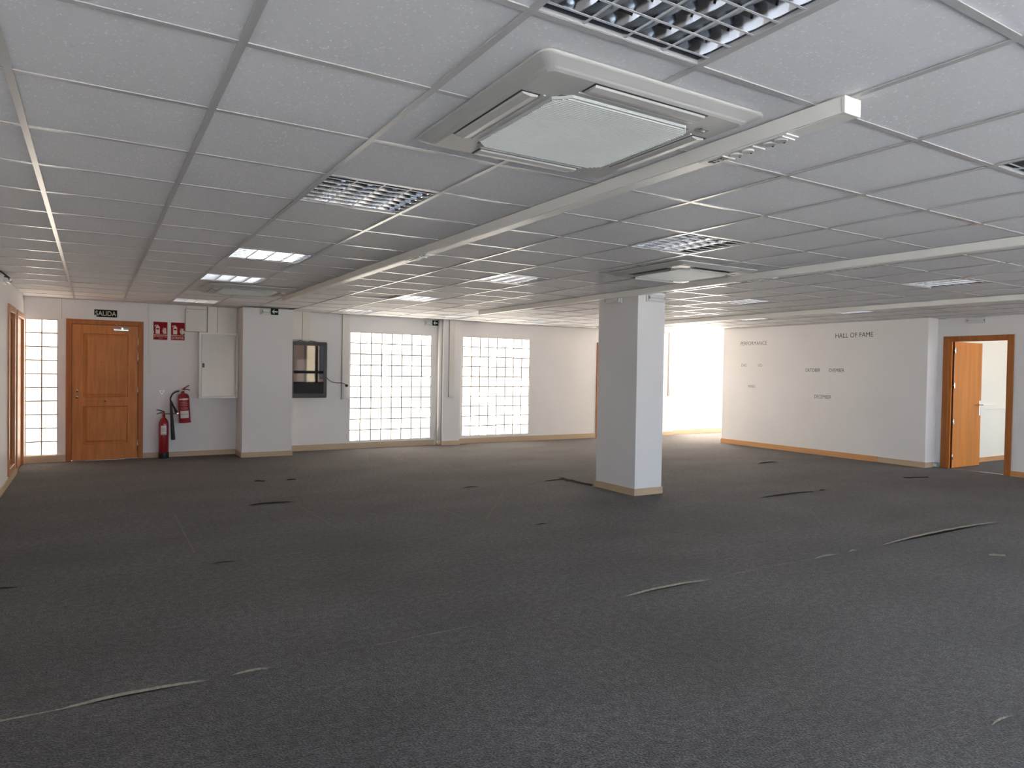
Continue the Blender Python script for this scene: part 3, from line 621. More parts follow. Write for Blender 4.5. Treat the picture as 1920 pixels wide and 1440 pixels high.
# ------------------------------------------------------------------ ceiling cassettes
def rrect(s, r, z, n=5):
    out = []
    for cx, cy, a0 in ((s-r, s-r, 0), (-s+r, s-r, 90), (-s+r, -s+r, 180), (s-r, -s+r, 270)):
        for q in range(n+1):
            a = math.radians(a0+90*q/n); out.append((cx+r*math.cos(a), cy+r*math.sin(a), z))
    return out
def chsq(s, c, z): return [(s, -s+c, z), (s, s-c, z), (s-c, s, z), (-s+c, s, z), (-s, s-c, z), (-s, -s+c, z), (-s+c, -s, z), (s-c, -s, z)]
def make_ac():
    root = thing('air_conditioner', '', 'air conditioner', group='ceiling air conditioning cassettes')
    mb = MB(); S = 0.472
    mb.rings([rrect(S-0.002, 0.035, 0.0), rrect(S, 0.035, -0.003), rrect(S, 0.035, -0.008), rrect(S-0.004, 0.035, -0.011), rrect(S-0.040, 0.03, -0.026), rrect(S-0.046, 0.03, -0.030), rrect(S-0.058, 0.025, -0.034)], 0, smooth=False)
    obj('panel', mb, ACPL, root)
    z = -0.034
    g = obj('grille_frame', MB().rings([chsq(0.30, 0.05, z), chsq(0.296, 0.048, z-0.008), chsq(0.290, 0.046, z-0.008), chsq(0.288, 0.045, z-0.001)], 0, cap0=False), ACGR, root)
    mb = MB(); n = 44
    for k in range(n):
        y = -0.288+(k+0.5)*0.576/n; half = 0.294-max(0, abs(y)-0.245)
        hy = 0.0042
        mb.add([(-half, y-hy, z-0.0005), (half, y-hy, z-0.0005), (half, y-hy*0.2, z-0.011), (-half, y-hy*0.2, z-0.011), (half, y+hy, z-0.0005), (-half, y+hy, z-0.0005), (half, y+hy*0.4, z-0.011), (-half, y+hy*0.4, z-0.011)],
               [(0, 1, 2, 3), (3, 2, 6, 7), (7, 6, 4, 5), (0, 3, 7, 5), (1, 4, 6, 2)])
    sl = obj('grille_slats', mb, ACGR, g)
    obj('filter', MB().box(-0.285, 0.285, -0.285, 0.285, z-0.0012, z), mat('grey slat shade', (0.30, 0.31, 0.29), 0.8), g)  # flat dark plate: shade between the slats is put into its colour
    for k in range(4):      # outlet with its flap on each side
        R_ = Matrix.Rotation(math.radians(90*k), 4, 'Z')
        mb = MB().box(-0.245, 0.245, -0.412, -0.338, z-0.0008, z+0.004)
        vs = [tuple(R_ @ Vector(v)) for v in mb.v]; ou = MB().add(vs, mb.f); s_ = obj('air_outlet', ou, mat('outlet shadow plastic', (0.07, 0.06, 0.055), 0.6), root)
        mb = MB(); prof = [(-0.404, z-0.001), (-0.40, z-0.007), (-0.37, z-0.011), (-0.346, z-0.007), (-0.343, z-0.001)]
        vs = [(x, y, zz) for x in (-0.238, 0.238) for y, zz in prof]; n5 = 5
        mb.add(vs, [(i, i+1, n5+i+1, n5+i) for i in range(4)]+[tuple(range(5)), tuple(range(9, 4, -1))])
        vs = [tuple(R_ @ Vector(v)) for v in mb.v]; obj('flap', MB().add(vs, mb.f), ACPL, s_)
        mb = MB().box(-0.25, 0.25, -0.330, -0.322, z-0.004, z+0.001)
        vs = [tuple(R_ @ Vector(v)) for v in mb.v]; obj('outlet_lip', MB().add(vs, mb.f), ACPL, s_)
    sn = obj('sensor', MB().box(0.315, 0.355, -0.315, -0.28, z-0.003, z+0.001), mat('sensor grey', (0.22, 0.21, 0.21), 0.3), root)
    obj('sensor_eye', MB().lathe([(0, -0.006), (0.008, -0.005), (0.010, -0.001)], (0.337, -0.298, z), 12), LENS, sn)
    return root
ac = make_ac(); ACS = [((1.565, 2.125, H), 'large pale cassette air conditioner beside the ivory raceway, close overhead'), ((4.53, 4.58, H), 'pale cassette air conditioner beside the raceway that meets the column'), ((1.56, 8.75, H), 'distant cassette air conditioner near the wall with the fire extinguishers')]
for k, (p, lb) in enumerate(ACS):
    o = ac if k == 0 else copy_tree(ac); o.location = p; o['label'] = lb
second = [o for o in bpy.data.objects if o.name.startswith('air_conditioner') and abs(o.location.x-4.53) < 0.01][0]
for out in [c for c in second.children if c.name.startswith('air_outlet')]:     # its flaps hang open, the dark outlets show
    for fl in [c for c in out.children if c.name.startswith('flap')]:
        ce = sum((Vector(v.co) for v in fl.data.vertices), Vector())/len(fl.data.vertices)
        d_ = Vector((ce.x, ce.y, 0)).normalized(); t_ = Vector((-d_.y, d_.x, 0)); mb = MB()
        vs = []
        for a in (-0.238, 0.238):
            for r_, zz in ((0.338, -0.034), (0.342, -0.034), (0.352, -0.052), (0.348, -0.052)): vs.append(tuple(d_*r_+t_*a+Vector((0, 0, zz))))
        mb.add(vs, [(0, 1, 2, 3), (7, 6, 5, 4), (0, 4, 5, 1), (1, 5, 6, 2), (2, 6, 7, 3), (3, 7, 4, 0)])
        fl.data = mb.mesh('flap', [ACPL])
# ------------------------------------------------------------------ cable trunking
def trunk(x, y0, y1, label):
    r = thing('cable_raceway', label, 'cable raceway', (x, y0, H-0.001), 'ivory cable raceways under the ceiling')
    L_ = y1-y0
    obj('raceway_body', MB().box(0, 0.085, 0.012, L_-0.012, -0.055, 0), DUCT, r)
    obj('end_cap', MB().box(-0.002, 0.087, 0, 0.014, -0.058, 0.0), mat('ivory end cap', (0.80, 0.77, 0.70), 0.35), r, bevel=0.002); obj('end_cap', MB().box(-0.002, 0.087, L_-0.014, L_, -0.058, 0), mat('ivory end cap', (0.8, 0.77, 0.7), 0.35), r, bevel=0.002)
    obj('cover', MB().box(0.010, 0.075, 0.014, L_-0.014, -0.057, -0.055), DUCT, r)
    return r
trunk(2.105, 1.40, 9.35, 'long ivory cable raceway running beside the near air conditioner')
trunk(5.115, -1.40, 9.50, 'ivory cable raceway crossing the top of the column')
trunk(8.60, -1.40, 11.0, 'ivory cable raceway nearest the lettered wall')
def sockets(x, y0, label):
    r = thing('socket_strip', label, 'socket strip', (x, y0, H-0.057), 'socket strips set into the raceways')
    obj('plate', MB().box(0.008, 0.078, 0, 0.42, -0.006, 0), PLASTIC, r, bevel=0.002)
    for y in (0.05, 0.10, 0.20, 0.255):
        s_ = obj('socket', MB().lathe([(0.021, -0.012), (0.023, -0.0125), (0.0235, -0.006)], (0.043, y, 0), 18), PLASTIC, r)
        obj('socket_well', MB().lathe([(0.0, -0.0065), (0.0205, -0.0068), (0.0205, -0.0122)], (0.043, y, 0), 18), mat('socket well', (0.5, 0.48, 0.45), 0.4), s_)
        obj('earth_clip', MB().box(0.060, 0.064, y-0.003, y+0.003, -0.015, -0.006), BLACK, s_)
    for y in (0.02, 0.15, 0.295): obj('divider', MB().box(0.008, 0.078, y-0.003, y+0.003, -0.011, -0.006), PLASTIC, r)
    for y in (0.315, 0.335, 0.360, 0.380): obj('data_port', MB().box(0.028, 0.058, y-0.007, y+0.007, -0.0085, -0.006), BLACK, r)
    return r
sockets(2.105, 1.63, 'socket strip under the raceway end close to the camera')
sockets(2.105, 4.75, 'small socket strip halfway along the near raceway')
sockets(5.115, 4.05, 'socket strip on the raceway beside the second air conditioner')

# ------------------------------------------------------------------ emergency lamps and exit signs
def emergency(name, label, loc, rot, w=0.27, sign=False):
    r = thing(name, label, 'exit sign' if sign else 'emergency light', loc, rot=rot)
    # local: x along the wall, -y out of the wall, z up from the bottom
    obj('backplate', MB().box(-w/2, w/2, -0.025, 0, 0, 0.09), PLASTIC, r, bevel=0.004)
    lw1 = w/2-0.005 if not sign else 0.02
    ln = obj('lens', MB().box(-w/2+0.008, lw1-0.005, -0.046, -0.025, 0.010, 0.080), LENS, r, bevel=0.006)
    obj('lamp_tube', MB().lathe([(0, -w/2+0.02), (0.007, -w/2+0.02), (0.007, lw1-0.02), (0, lw1-0.02)], (0, -0.048, 0.045), 8, axis='x'), TUBE, ln)
    obj('lamp_holder', MB().box(-w/2+0.010, -w/2+0.024, -0.053, -0.044, 0.03, 0.06).box(lw1-0.024, lw1-0.010, -0.053, -0.044, 0.03, 0.06), mat('holder grey', (0.25, 0.25, 0.25), 0.5), ln)
    if sign:
        p = obj('green_panel', MB().box(0.018, w/2, -0.05, -0.025, 0.0, 0.095), SIGNG, r)
        cx, cz = (0.018+w/2)/2, 0.047
        obj('arrow', MB().prism([(cx-0.042, cz), (cx-0.012, cz+0.032), (cx, cz+0.032), (cx-0.016, cz+0.010), (cx+0.042, cz+0.010), (cx+0.042, cz-0.010), (cx-0.016, cz-0.010), (cx, cz-0.032), (cx-0.012, cz-0.032)], -0.0515, -0.0500), mat('arrow white', (0.8, 0.82, 0.8), 0.4), p)
    return r
emergency('exit_sign', 'green arrow exit sign at the top of the wide pilaster', (2.33, 11.17, 2.205), None, 0.25, True)
emergency('exit_sign', 'green arrow exit sign above the large glass block window corner', (5.305, YB, 2.205), None, 0.25, True)
emergency('emergency_light', 'small white emergency lamp high on the shaded face of the column', (5.25, 6.375, 2.20), (0, 0, math.radians(-90)))
emergency('emergency_light', 'small white emergency lamp high on the bright face of the column', (5.495, 5.965, 2.205), None)
emergency('emergency_light', 'small white emergency lamp over the open veneer door', (XD, 5.27, 2.215), (0, 0, math.radians(-90)))
lb = emergency('emergency_light', 'white emergency lamp at the top of the side wall', (XL, 8.90, 2.212), (0, 0, math.radians(90)), 0.30); lb.scale = (1, 1.7, 1)
obj('cable', MB().tube([(-0.145, -0.03, 0.06), (-0.17, -0.05, 0.05), (-0.20, -0.03, 0.08), (-0.24, -0.01, 0.105)], 0.006, 6), BLACK, lb)

# ------------------------------------------------------------------ signs
s = thing('exit_sign', 'dark SALIDA sign over the wooden exit door', 'exit sign', (0, 0, 0))
obj('sign_plate', MB().box(0.005, 0.292, YB-0.003, YB, 2.08, 2.185), SIGNK, s)
text('sign_lettering', 'SALIDA', mat('pale glow print', lin((196, 196, 178)), 0.5), 0.018, 2.097, 0.262, 0.070, 'y', YB-0.003, s, weight=0.012)
obj('bent_corner', MB().add([(0.005, YB-0.0035, 2.08), (0.032, YB-0.0035, 2.08), (0.030, YB-0.008, 2.094), (0.016, YB-0.010, 2.104), (0.005, YB-0.006, 2.098)], [(0, 1, 2, 3, 4)]), STICK, s)
def ext_sign(x0, label, l1, l2, peel):
    s = thing('fire_sign', label, 'fire sign', (x0, YB, 1.775)); w, h = 0.195, 0.275
    obj('sign_plate', MB().box(0, w, -0.003, 0, 0, h), SIGNW, s)
    obj('red_field', MB().box(0.004, w-0.004, -0.0038, -0.003, 0.078, h-0.004), SIGNR, s)
    tf = obj('text_field', MB().box(0.004, w-0.004, -0.0038, -0.003, 0.004, 0.070), SIGNR, s)
    y = -0.0046
    def poly(nm, pts, m): return obj(nm, MB().prism(pts, y, -0.0038), m, s)
    sil = poly('extinguisher_symbol', [(0.032, 0.092), (0.088, 0.092), (0.088, 0.190), (0.080, 0.206), (0.068, 0.212), (0.068, 0.226), (0.050, 0.226), (0.050, 0.212), (0.040, 0.206), (0.032, 0.190)], SIGNW)
    poly('hose_symbol', [(0.052, 0.226), (0.034, 0.226), (0.018, 0.212), (0.018, 0.200), (0.028, 0.206), (0.038, 0.218), (0.052, 0.218)], SIGNW)
    obj('label_symbol', MB().box(0.040, 0.080, y-0.0006, y, 0.155, 0.176), SIGNR, sil)
    for k, (a, b, c) in enumerate(((0.128, 0.094, 0.052), (0.122, 0.112, 0.056), (0.120, 0.130, 0.056), (0.126, 0.148, 0.050), (0.132, 0.166, 0.042))):
        poly('flame_symbol', [(a+0.012, b), (a+c*0.7, b-0.006+0.004), (a+c, b+0.006), (a+c*0.9, b+0.022), (a+c*0.45, b+0.010), (a, b+0.028)], SIGNW)
    if l2:
        text('sign_lettering', l1, SIGNW, 0.012, 0.042, 0.17, 0.017, 'y', -0.0038, s); text('sign_lettering', l2, SIGNW, 0.072, 0.020, 0.05, 0.012, 'y', -0.0038, s)
    else: text('sign_lettering', l1, SIGNW, 0.014, 0.018, 0.166, 0.038, 'y', -0.0038, s, weight=0.006)
    if peel: obj('peeled_patch', MB().prism([(0.150, 0.118), (0.160, 0.105), (0.188, 0.112), (0.193, 0.150), (0.178, 0.152), (0.165, 0.140)], y-0.0012, y), SIGNW, s)
    else: obj('peeled_patch', MB().prism([(-0.002, 0.098), (0.010, 0.104), (0.010, 0.126), (0.004, 0.134), (-0.002, 0.134)], y-0.0012, y), STICK, s)
ext_sign(0.763, 'red extinguisher sign with two small lines of text, beside the thin duct', 'EXTINTOR DE', 'CO2', False)
ext_sign(1.000, 'red EXTINTOR sign beside the ivory junction box', 'EXTINTOR', None, True)

# ------------------------------------------------------------------ lettering on the partition wall
for body, y0, z0, w_, h_, m_, lbl, wt in [
    ('PERFORMANCE', 9.44, 1.975, 0.62, 0.070, INK, 'word PERFORMANCE in thin letters high on the white wall', -0.009),
    ('DAG', 9.41, 1.555, 0.125, 0.055, INKL, 'word DAG in small faded letters on the white wall', -0.006),
    ('UG-', 9.015, 1.555, 0.115, 0.055, INKL, 'letters UG in small faded type on the white wall', -0.006),
    ('MÅNED', 9.235, 1.145, 0.165, 0.068, INKL, 'lowest small faded word under DAG on the white wall', -0.006),
    ('HALL OF FAME', 7.39, 2.055, 0.68, 0.080, INK, 'title HALL OF FAME in bold dark letters on the white wall', -0.004),
    ('OKTOBER', 7.965, 1.465, 0.295, 0.062, INK, 'word OKTOBER in small dark letters on the white wall', -0.006),
    ('OVEMBER', 7.50, 1.465, 0.29, 0.062, INK, 'word OVEMBER in small dark letters on the white wall', -0.006),
    ('DECEMBER', 7.77, 0.995, 0.325, 0.064, INK, 'word DECEMBER in small dark letters low on the white wall', -0.006)]:
    tag(text('wall_lettering', body, m_, y0, z0, w_, h_, 'x', XH, thick=0.001, weight=wt), lbl, 'wall lettering')

# ------------------------------------------------------------------ things on the back wall
Y = YB
r = thing('cable_duct', 'thin white vertical duct beside the red fire signs', 'cable duct', (0.72, Y, 1.25)); obj('duct_body', MB().box(-0.018, 0.018, -0.018, 0, 0, H-1.25), PLASTIC, r); obj('duct_cover', MB().box(-0.014, 0.014, -0.020, -0.018, 0.002, H-1.252), PLASTIC, r)
r = thing('junction_box', 'ivory junction box above the grey wall cabinet', 'junction box', (1.345, Y, 1.915)); obj('box_body', MB().box(-0.15, 0.15, -0.10, 0, 0, 0.345), WDUCT, r, bevel=0.004); obj('box_lid', MB().box(-0.145, 0.145, -0.108, -0.10, 0.005, 0.34), WDUCT, r, bevel=0.003)
obj('lid_screw', MB().lathe([(0, -0.111), (0.006, -0.110), (0.007, -0.108)], (-0.125, 0, 0.30), 8, axis='y'), CHROME, r)
r = thing('cable_duct', 'wide ivory duct from junction box up to the ceiling', 'cable duct', (1.575, Y, 1.90)); obj('duct_body', MB().box(-0.072, 0.068, -0.10, 0, 0, H-1.90), WDUCT, r, bevel=0.002); obj('duct_seam', MB().box(0.069, 0.074, -0.06, 0, 0, H-1.90), BLACK, r)
obj('duct_body', MB().box(0.075, 0.20, -0.085, 0, 0, H-1.90), WDUCT, r, bevel=0.002); obj('duct_flange', MB().box(0.20, 0.35, -0.02, 0, 0, H-1.90), WDUCT, r)
obj('duct_tee', MB().box(-0.36, -0.075, -0.06, 0, 0.365, 0.405), WDUCT, r)
r = thing('wall_cabinet', 'pale grey steel cabinet hung beside the wide pilaster', 'cabinet', (1.665, Y, 0.895)); w_, h_ = 0.57, 1.015
obj('cabinet_body', MB().box(-w_/2, w_/2-0.008, -0.15, 0, 0, h_), CABF, r, bevel=0.004)
mb = MB(); f = 0.032
for a, b, c, d in ((-w_/2, -w_/2+f, 0, h_), (w_/2-0.008-f, w_/2-0.008, 0, h_), (-w_/2+f, w_/2-0.008-f, 0, f), (-w_/2+f, w_/2-0.008-f, h_-f, h_)): mb.box(a, b, -0.165, -0.15, c, d)
obj('cabinet_frame', mb, CABF, r, bevel=0.003)
dr = obj('cabinet_door', MB().box(-w_/2+f+0.004, w_/2-0.008-f-0.004, -0.163, -0.15, f+0.004, h_-f-0.004), CABG, r, bevel=0.002)
lk = obj('cabinet_lock', MB().box(-w_/2+0.045, -w_/2+0.075, -0.170, -0.163, 0.475, 0.540), BLACK, dr); obj('lock_barrel', MB().lathe([(0, -0.173), (0.009, -0.172), (0.009, -0.17)], (-w_/2+0.06, 0, 0.495), 10, axis='y'), CHROME, lk)
r = thing('wall_marker', 'small white triangular plate between the extinguishers and the door', 'marker', (0.885, Y, 0.96)); obj('plate', MB().prism([(-0.045, 0.052), (0.045, 0.052), (0.006, -0.012), (-0.006, -0.012)], -0.006, 0), mat('glossy white plate', (0.93, 0.93, 0.91), 0.2), r, bevel=0.002); obj('screw', MB().lathe([(0, -0.009), (0.007, -0.008), (0.008, -0.006)], (0, 0, 0.030), 8, axis='y'), BLACK, r)

# fire extinguishers
e = thing('fire_extinguisher', 'tall slim red extinguisher with black foot standing on the carpet', 'fire extinguisher', (0.905, 11.58, 0.0))
obj('cylinder', MB().lathe([(0, 0.02), (0.064, 0.02), (0.068, 0.03), (0.068, 0.50), (0.062, 0.545), (0.045, 0.585), (0.024, 0.605), (0.019, 0.615), (0.019, 0.65), (0, 0.65)], n=24), RED, e)
obj('foot', MB().lathe([(0, 0.0), (0.070, 0.0), (0.072, 0.004), (0.072, 0.085), (0.0695, 0.09), (0.0, 0.09)], n=24), RUBBER, e)
va = obj('valve', MB().lathe([(0, 0.645), (0.020, 0.645), (0.021, 0.675), (0.012, 0.685), (0, 0.69)], n=14).tube([(0, 0, 0.665), (0.05, -0.02, 0.668), (0.165, -0.04, 0.668)], 0.0085), mat('brass fitting', (0.30, 0.17, 0.08), 0.35, metal=0.8), e)
obj('lever', MB().tube([(0.01, 0, 0.69), (-0.02, 0, 0.705), (-0.06, 0, 0.722), (-0.10, 0, 0.726)], [0.010, 0.009, 0.008, 0.006], 6), BLACK, va)
obj('carry_handle', MB().tube([(0.0, 0, 0.672), (-0.03, 0, 0.683), (-0.065, 0, 0.678), (-0.098, 0, 0.662)], [0.009, 0.008, 0.007, 0.006], 6), mat('dark bronze lever', (0.10, 0.06, 0.05), 0.4), va)
def curved_label(x0a, x1a, z0, z1, R_):
    mb = MB(); n = 8; lo, hi = [], []
    for i in range(n+1):
        a = math.radians(x0a+(x1a-x0a)*i/n); lo.append((R_*math.sin(a), -R_*math.cos(a), z0)); hi.append((R_*math.sin(a), -R_*math.cos(a), z1))
    return mb.add(lo+hi, [(i, i+1, n+1+i+1, n+1+i) for i in range(n)], 0, True)
obj('label_sticker', curved_label(-38, 28, 0.355, 0.49, 0.0686), STICK, e); obj('label_print', curved_label(-30, 20, 0.363, 0.370, 0.0690), INK, e)
for z in (0.41, 0.43, 0.45): obj('label_print', curved_label(-28, 16, z, z+0.004, 0.0690), INKL, e)
hn = obj('discharge_horn', MB().tube([(0.085, -0.05, 0.86), (0.088, -0.05, 0.80), (0.094, -0.05, 0.74), (0.104, -0.05, 0.60), (0.114, -0.05, 0.45), (0.125, -0.05, 0.275)], [0.010, 0.014, 0.018, 0.022, 0.026, 0.030], 12), RUBBER, e)
obj('horn_hose', MB().tube([(0.165, -0.04, 0.668), (0.150, -0.045, 0.70), (0.125, -0.05, 0.78), (0.103, -0.05, 0.84), (0.088, -0.05, 0.868), (0.083, -0.05, 0.85)], 0.010, 8), RUBBER, hn)
e = thing('fire_extinguisher', 'wider red extinguisher hung on the wall with curved black hose', 'fire extinguisher', (1.195, 11.59, 0.525), rot=(0, math.radians(-3.5), 0))
obj('cylinder', MB().lathe([(0, 0.0), (0.080, 0.0), (0.088, 0.006), (0.088, 0.018), (0.082, 0.026), (0.082, 0.375), (0.076, 0.415), (0.055, 0.44), (0.03, 0.45), (0.02, 0.455), (0.02, 0.475), (0, 0.475)], n=26), RED, e)
va = obj('valve', MB().lathe([(0, 0.47), (0.023, 0.47), (0.023, 0.50), (0, 0.505)], n=14).tube([(0, 0, 0.487), (-0.04, 0, 0.487), (-0.055, 0, 0.485)], 0.011), CHROME, e)
obj('lever', MB().tube([(-0.012, 0, 0.505), (0.02, 0, 0.525), (0.06, 0, 0.55), (0.092, 0, 0.566)], [0.011, 0.010, 0.008, 0.006], 6), RED, va)
obj('carry_handle', MB().tube([(0.0, 0, 0.503), (0.04, 0, 0.508), (0.075, 0, 0.500), (0.095, 0, 0.485)], [0.010, 0.009, 0.007, 0.006], 6), RED, va)
obj('hose', MB().tube([(-0.055, 0, 0.485), (-0.10, 0.02, 0.475), (-0.145, 0.03, 0.445), (-0.175, 0.03, 0.39), (-0.178, 0.03, 0.35), (-0.165, 0.03, 0.31), (-0.135, 0.02, 0.24), (-0.105, 0, 0.17), (-0.095, 0, 0.145)], [0.011]*5+[0.012, 0.015, 0.016, 0.013], 10), RUBBER, e)
obj('hose_clip', MB().box(-0.105, -0.075, -0.02, 0.02, 0.145, 0.16), CHROME, e)
obj('wall_bracket', MB().box(-0.02, 0.02, 0.08, 0.115, 0.40, 0.47), BLACK, e)
obj('label_sticker', curved_label(-48, 40, 0.075, 0.185, 0.0826), STICK, e); obj('label_print', curved_label(-40, 32, 0.13, 0.135, 0.0829), INKL, e)
obj('instruction_print', curved_label(-52, 48, 0.350, 0.372, 0.0826), SIGNW, e)
for z in (0.205, 0.225, 0.26, 0.285, 0.31): obj('instruction_print', curved_label(-38, 34, z, z+0.010, 0.0826), mat('faded pink print', lin((190, 110, 105)), 0.5), e)

# black data cabinet with tinted door
r = thing('network_cabinet', 'black wall cabinet with tinted glass door beside the pilaster', 'cabinet', (3.03, Y-0.004, 0.895)); w_, h_, d_ = 0.60, 0.925, 0.20
obj('cabinet_body', MB().box(-w_/2, w_/2, -d_, 0, 0, h_), BLACKP, r, bevel=0.004)
mb = MB(); f = 0.055
for a, b, c, d in ((-w_/2, -w_/2+f, 0.02, h_-0.02), (w_/2-f, w_/2, 0.02, h_-0.02), (-w_/2+f, w_/2-f, 0.02, 0.02+f), (-w_/2+f, w_/2-f, h_-0.02-f*0.8, h_-0.02)): mb.box(a, b, -d_-0.018, -d_-0.002, c, d)
dr = obj('cabinet_door', mb, BLACKP, r, bevel=0.003)
obj('glass_pane', MB().box(-w_/2+f, w_/2-f, -d_-0.012, -d_-0.006, 0.02+f, h_-0.02-f*0.8), DGLASS, dr)
obj('door_lock', MB().lathe([(0, -d_-0.026), (0.012, -d_-0.024), (0.013, -d_-0.018)], (-w_/2+0.025, 0, 0.475), 12, axis='y'), CHROME, dr)
obj('top_cable', MB().tube([(-0.15, -0.05, h_), (-0.10, -0.06, h_+0.022), (-0.05, -0.05, h_+0.006), (0.0, -0.05, h_+0.003)], 0.006, 6), BLACK, r); obj('top_cable', MB().tube([(0.03, -0.05, h_), (0.07, -0.06, h_+0.018), (0.13, -0.05, h_+0.012), (0.17, -0.05, h_)], 0.006, 6), BLACK, r)
tag(obj('power_cord', MB().tube([(3.335, Y-0.05, 1.315), (3.36, Y-0.055, 1.25), (3.41, Y-0.055, 1.19), (3.47, Y-0.055, 1.155), (3.55, Y-0.055, 1.142), (3.63, Y-0.06, 1.142), (3.68, Y-0.075, 1.128), (3.705, Y-0.08, 1.105)], 0.006, 8).lathe([(0, -0.10), (0.022, -0.098), (0.024, -0.055), (0.02, -0.042), (0, -0.042)], (3.715, Y, 1.098), 14, axis='y'), BLACK), 'black power cord looping from the black cabinet to a socket', 'power cord')
r = thing('cable_duct', 'ivory ceiling duct dropping to the black cabinet', 'cable duct', (2.93, Y, 1.85)); obj('duct_body', MB().box(-0.16, 0.02, -0.085, 0, 0, H-1.83), WDUCT, r, bevel=0.002); obj('duct_seam', MB().box(0.021, 0.027, -0.06, 0, 0, H-1.83), BLACK, r); obj('duct_body', MB().box(0.03, 0.16, -0.07, 0, 0, H-1.83), WDUCT, r, bevel=0.002)
def wall_sockets(x, y, z, label, n=3):
    r = thing('wall_socket', label, 'socket', (x, y, z)); obj('plate', MB().box(-0.045, 0.045, -0.012, 0, 0, 0.085*n+0.01), PLASTIC, r, bevel=0.003)
    for k in range(n):
        zc = 0.047+0.085*k
        s_ = obj('socket', MB().lathe([(0.020, -0.0165), (0.024, -0.0165), (0.026, -0.012)], (0, 0, zc), 16, axis='y'), PLASTIC, r)
        obj('socket_well', MB().lathe([(0, -0.0125), (0.020, -0.0128), (0.020, -0.0163)], (0, 0, zc), 16, axis='y'), mat('socket well', (0.5, 0.48, 0.45), 0.4), s_)
        obj('pin_hole', MB().box(-0.011, -0.007, -0.0150, -0.0126, zc-0.003, zc+0.003).box(0.007, 0.011, -0.0150, -0.0126, zc-0.003, zc+0.003), BLACK, s_)
r = thing('cable_duct', 'vertical duct beside the large glass block window, cord plugged below', 'cable duct', (3.72, Y, 0.86)); obj('duct_body', MB().box(-0.072, 0.048, -0.03, 0, 0, H-0.86), WDUCT, r, bevel=0.002); obj('duct_seam', MB().box(-0.075, -0.072, -0.02, 0, 0, H-0.86), mat('seam shadow', (0.34, 0.32, 0.30), 0.8), r)
wall_sockets(3.715, Y-0.03, 0.875, 'socket plate with the black cord plugged in', 3)
r = thing('cable_duct', 'vertical duct on the narrow pilaster', 'cable duct', (5.68, 11.58, 0.89)); obj('duct_body', MB().box(-0.055, 0.05, -0.03, 0, 0, H-0.89), WDUCT, r, bevel=0.002); obj('duct_seam', MB().box(-0.058, -0.055, -0.02, 0, 0, H-0.89), mat('seam shadow', (0.34, 0.32, 0.30), 0.8), r)
wall_sockets(5.678, 11.55, 0.90, 'socket plate at the foot of the duct on the narrow pilaster', 2)
r = thing('cable_duct', 'vertical duct on the pilaster past the column', 'cable duct', (11.17, 11.58, 0.89)); obj('duct_body', MB().box(-0.055, 0.05, -0.03, 0, 0, H-0.89), WDUCT, r, bevel=0.002); obj('duct_cover', MB().box(-0.045, 0.04, -0.032, -0.03, 0, H-0.89), WDUCT, r)
wall_sockets(11.17, 11.55, 0.90, 'socket plate on the pilaster past the column', 2)
r = thing('drain_pipe', 'round white pipe beside the narrow pilaster', 'pipe', (5.472, 11.645, 0)); obj('pipe_body', MB().lathe([(0, 0.0), (0.036, 0.0), (0.036, H), (0, H)], n=20), PAINT, r); obj('pipe_collar', MB().lathe([(0.036, 0.0), (0.043, 0.001), (0.043, BH), (0.036, BH+0.002)], n=20), BASEB, r)
# rail on the cream wall of the small room
r = thing('wall_rail', 'pale rail along the cream wall seen through the open door', 'rail', (XD+0.9, YH0, 0.88)); obj('rail_body', MB().box(0, 2.9, -0.03, 0, 0, 0.085), CREAM, r, bevel=0.003); obj('rail_cover', MB().box(0, 2.9, -0.033, -0.03, 0.012, 0.073), CREAM, r)
# skirting stub and socket by the open door
r = thing('floor_socket', 'small grey socket box at floor level beside the open door frame', 'socket', (XD-0.03, 5.79, 0.0)); obj('box_body', MB().box(-0.04, 0.03, -0.035, 0.035, 0.002, 0.075), mat('grey plastic', (0.34, 0.36, 0.36), 0.5), r, bevel=0.003); obj('box_cap', MB().box(-0.045, -0.04, -0.028, 0.028, 0.015, 0.065), PLASTIC, r)

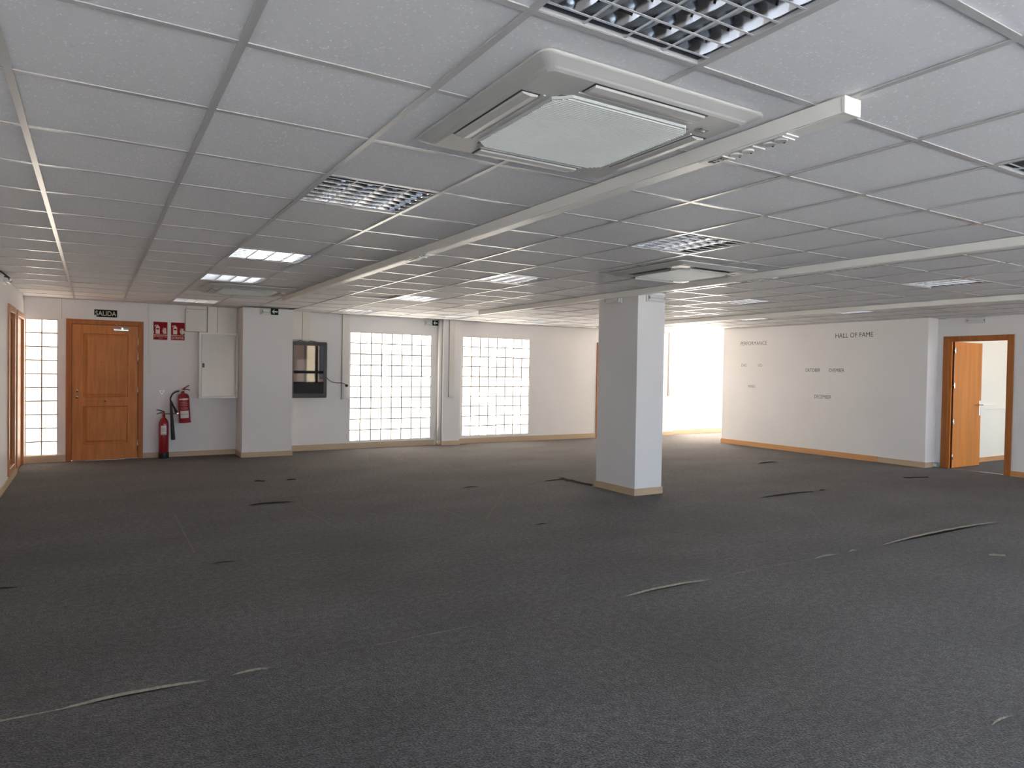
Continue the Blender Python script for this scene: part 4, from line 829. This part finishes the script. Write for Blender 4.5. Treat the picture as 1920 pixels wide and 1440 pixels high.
# ------------------------------------------------------------------ loose carpet scraps
def scrap(pts, label, m=RUBBER, h=0.012):
    mb = MB(); a, b = [], []
    for i, (x, y, w) in enumerate(pts):
        p = Vector((x, y, 0)); q = Vector((pts[min(i+1, len(pts)-1)][0]-pts[max(i-1, 0)][0], pts[min(i+1, len(pts)-1)][1]-pts[max(i-1, 0)][1], 0)).normalized(); nrm = Vector((-q.y, q.x, 0))
        z = 0.002+h*abs(math.sin(i*1.7+0.4)); a.append((*(p+nrm*w).xy, z+0.004)); b.append((*(p-nrm*w).xy, 0.0015))
    n = len(pts); mb.add(a+b+[(x, y, z+0.002) for x, y, z in a], [(i, i+1, n+i+1, n+i) for i in range(n-1)]+[(i, i+1, 2*n+i+1, 2*n+i) for i in range(n-1)])
    return tag(obj('carpet_scrap', mb, m), label, 'carpet scrap')
scrap([(5.19, 7.36, 0.022), (5.20, 7.27, 0.010), (5.18, 7.17, 0.022), (5.20, 7.10, 0.026), (5.19, 6.98, 0.014), (5.21, 6.85, 0.020), (5.222, 6.70, 0.008)], 'torn dark carpet edge curling at the foot of the column', mat('dark torn carpet', (0.028, 0.022, 0.018), 0.9), 0.02)
scrap([(6.04, 2.69, 0.002), (6.07, 2.67, 0.007), (6.10, 2.645, 0.005), (6.13, 2.615, 0.002)], 'small loose scrap with a pale edge on the bare carpet', BACKING, 0.008)
scrap([(9.60, 5.37, 0.002), (9.68, 5.30, 0.007), (9.72, 5.31, 0.002), (9.83, 5.28, 0.005), (9.97, 5.23, 0.002)], 'dark carpet scrap in front of the open door', mat('dark torn carpet', (0.028, 0.022, 0.018), 0.9), 0.01)
scrap([(1.68, 8.79, 0.004), (1.71, 8.76, 0.010), (1.735, 8.76, 0.003), (1.755, 8.72, 0.009), (1.79, 8.74, 0.003)], 'dark carpet fluff in front of the wide pilaster', mat('dark torn carpet', (0.028, 0.022, 0.018), 0.9), 0.01)
scrap([(2.05, 8.72, 0.003), (2.085, 8.705, 0.008), (2.11, 8.71, 0.003), (2.15, 8.70, 0.005)], 'smaller dark carpet fluff nearer the glass block window', mat('dark torn carpet', (0.028, 0.022, 0.018), 0.9), 0.008)
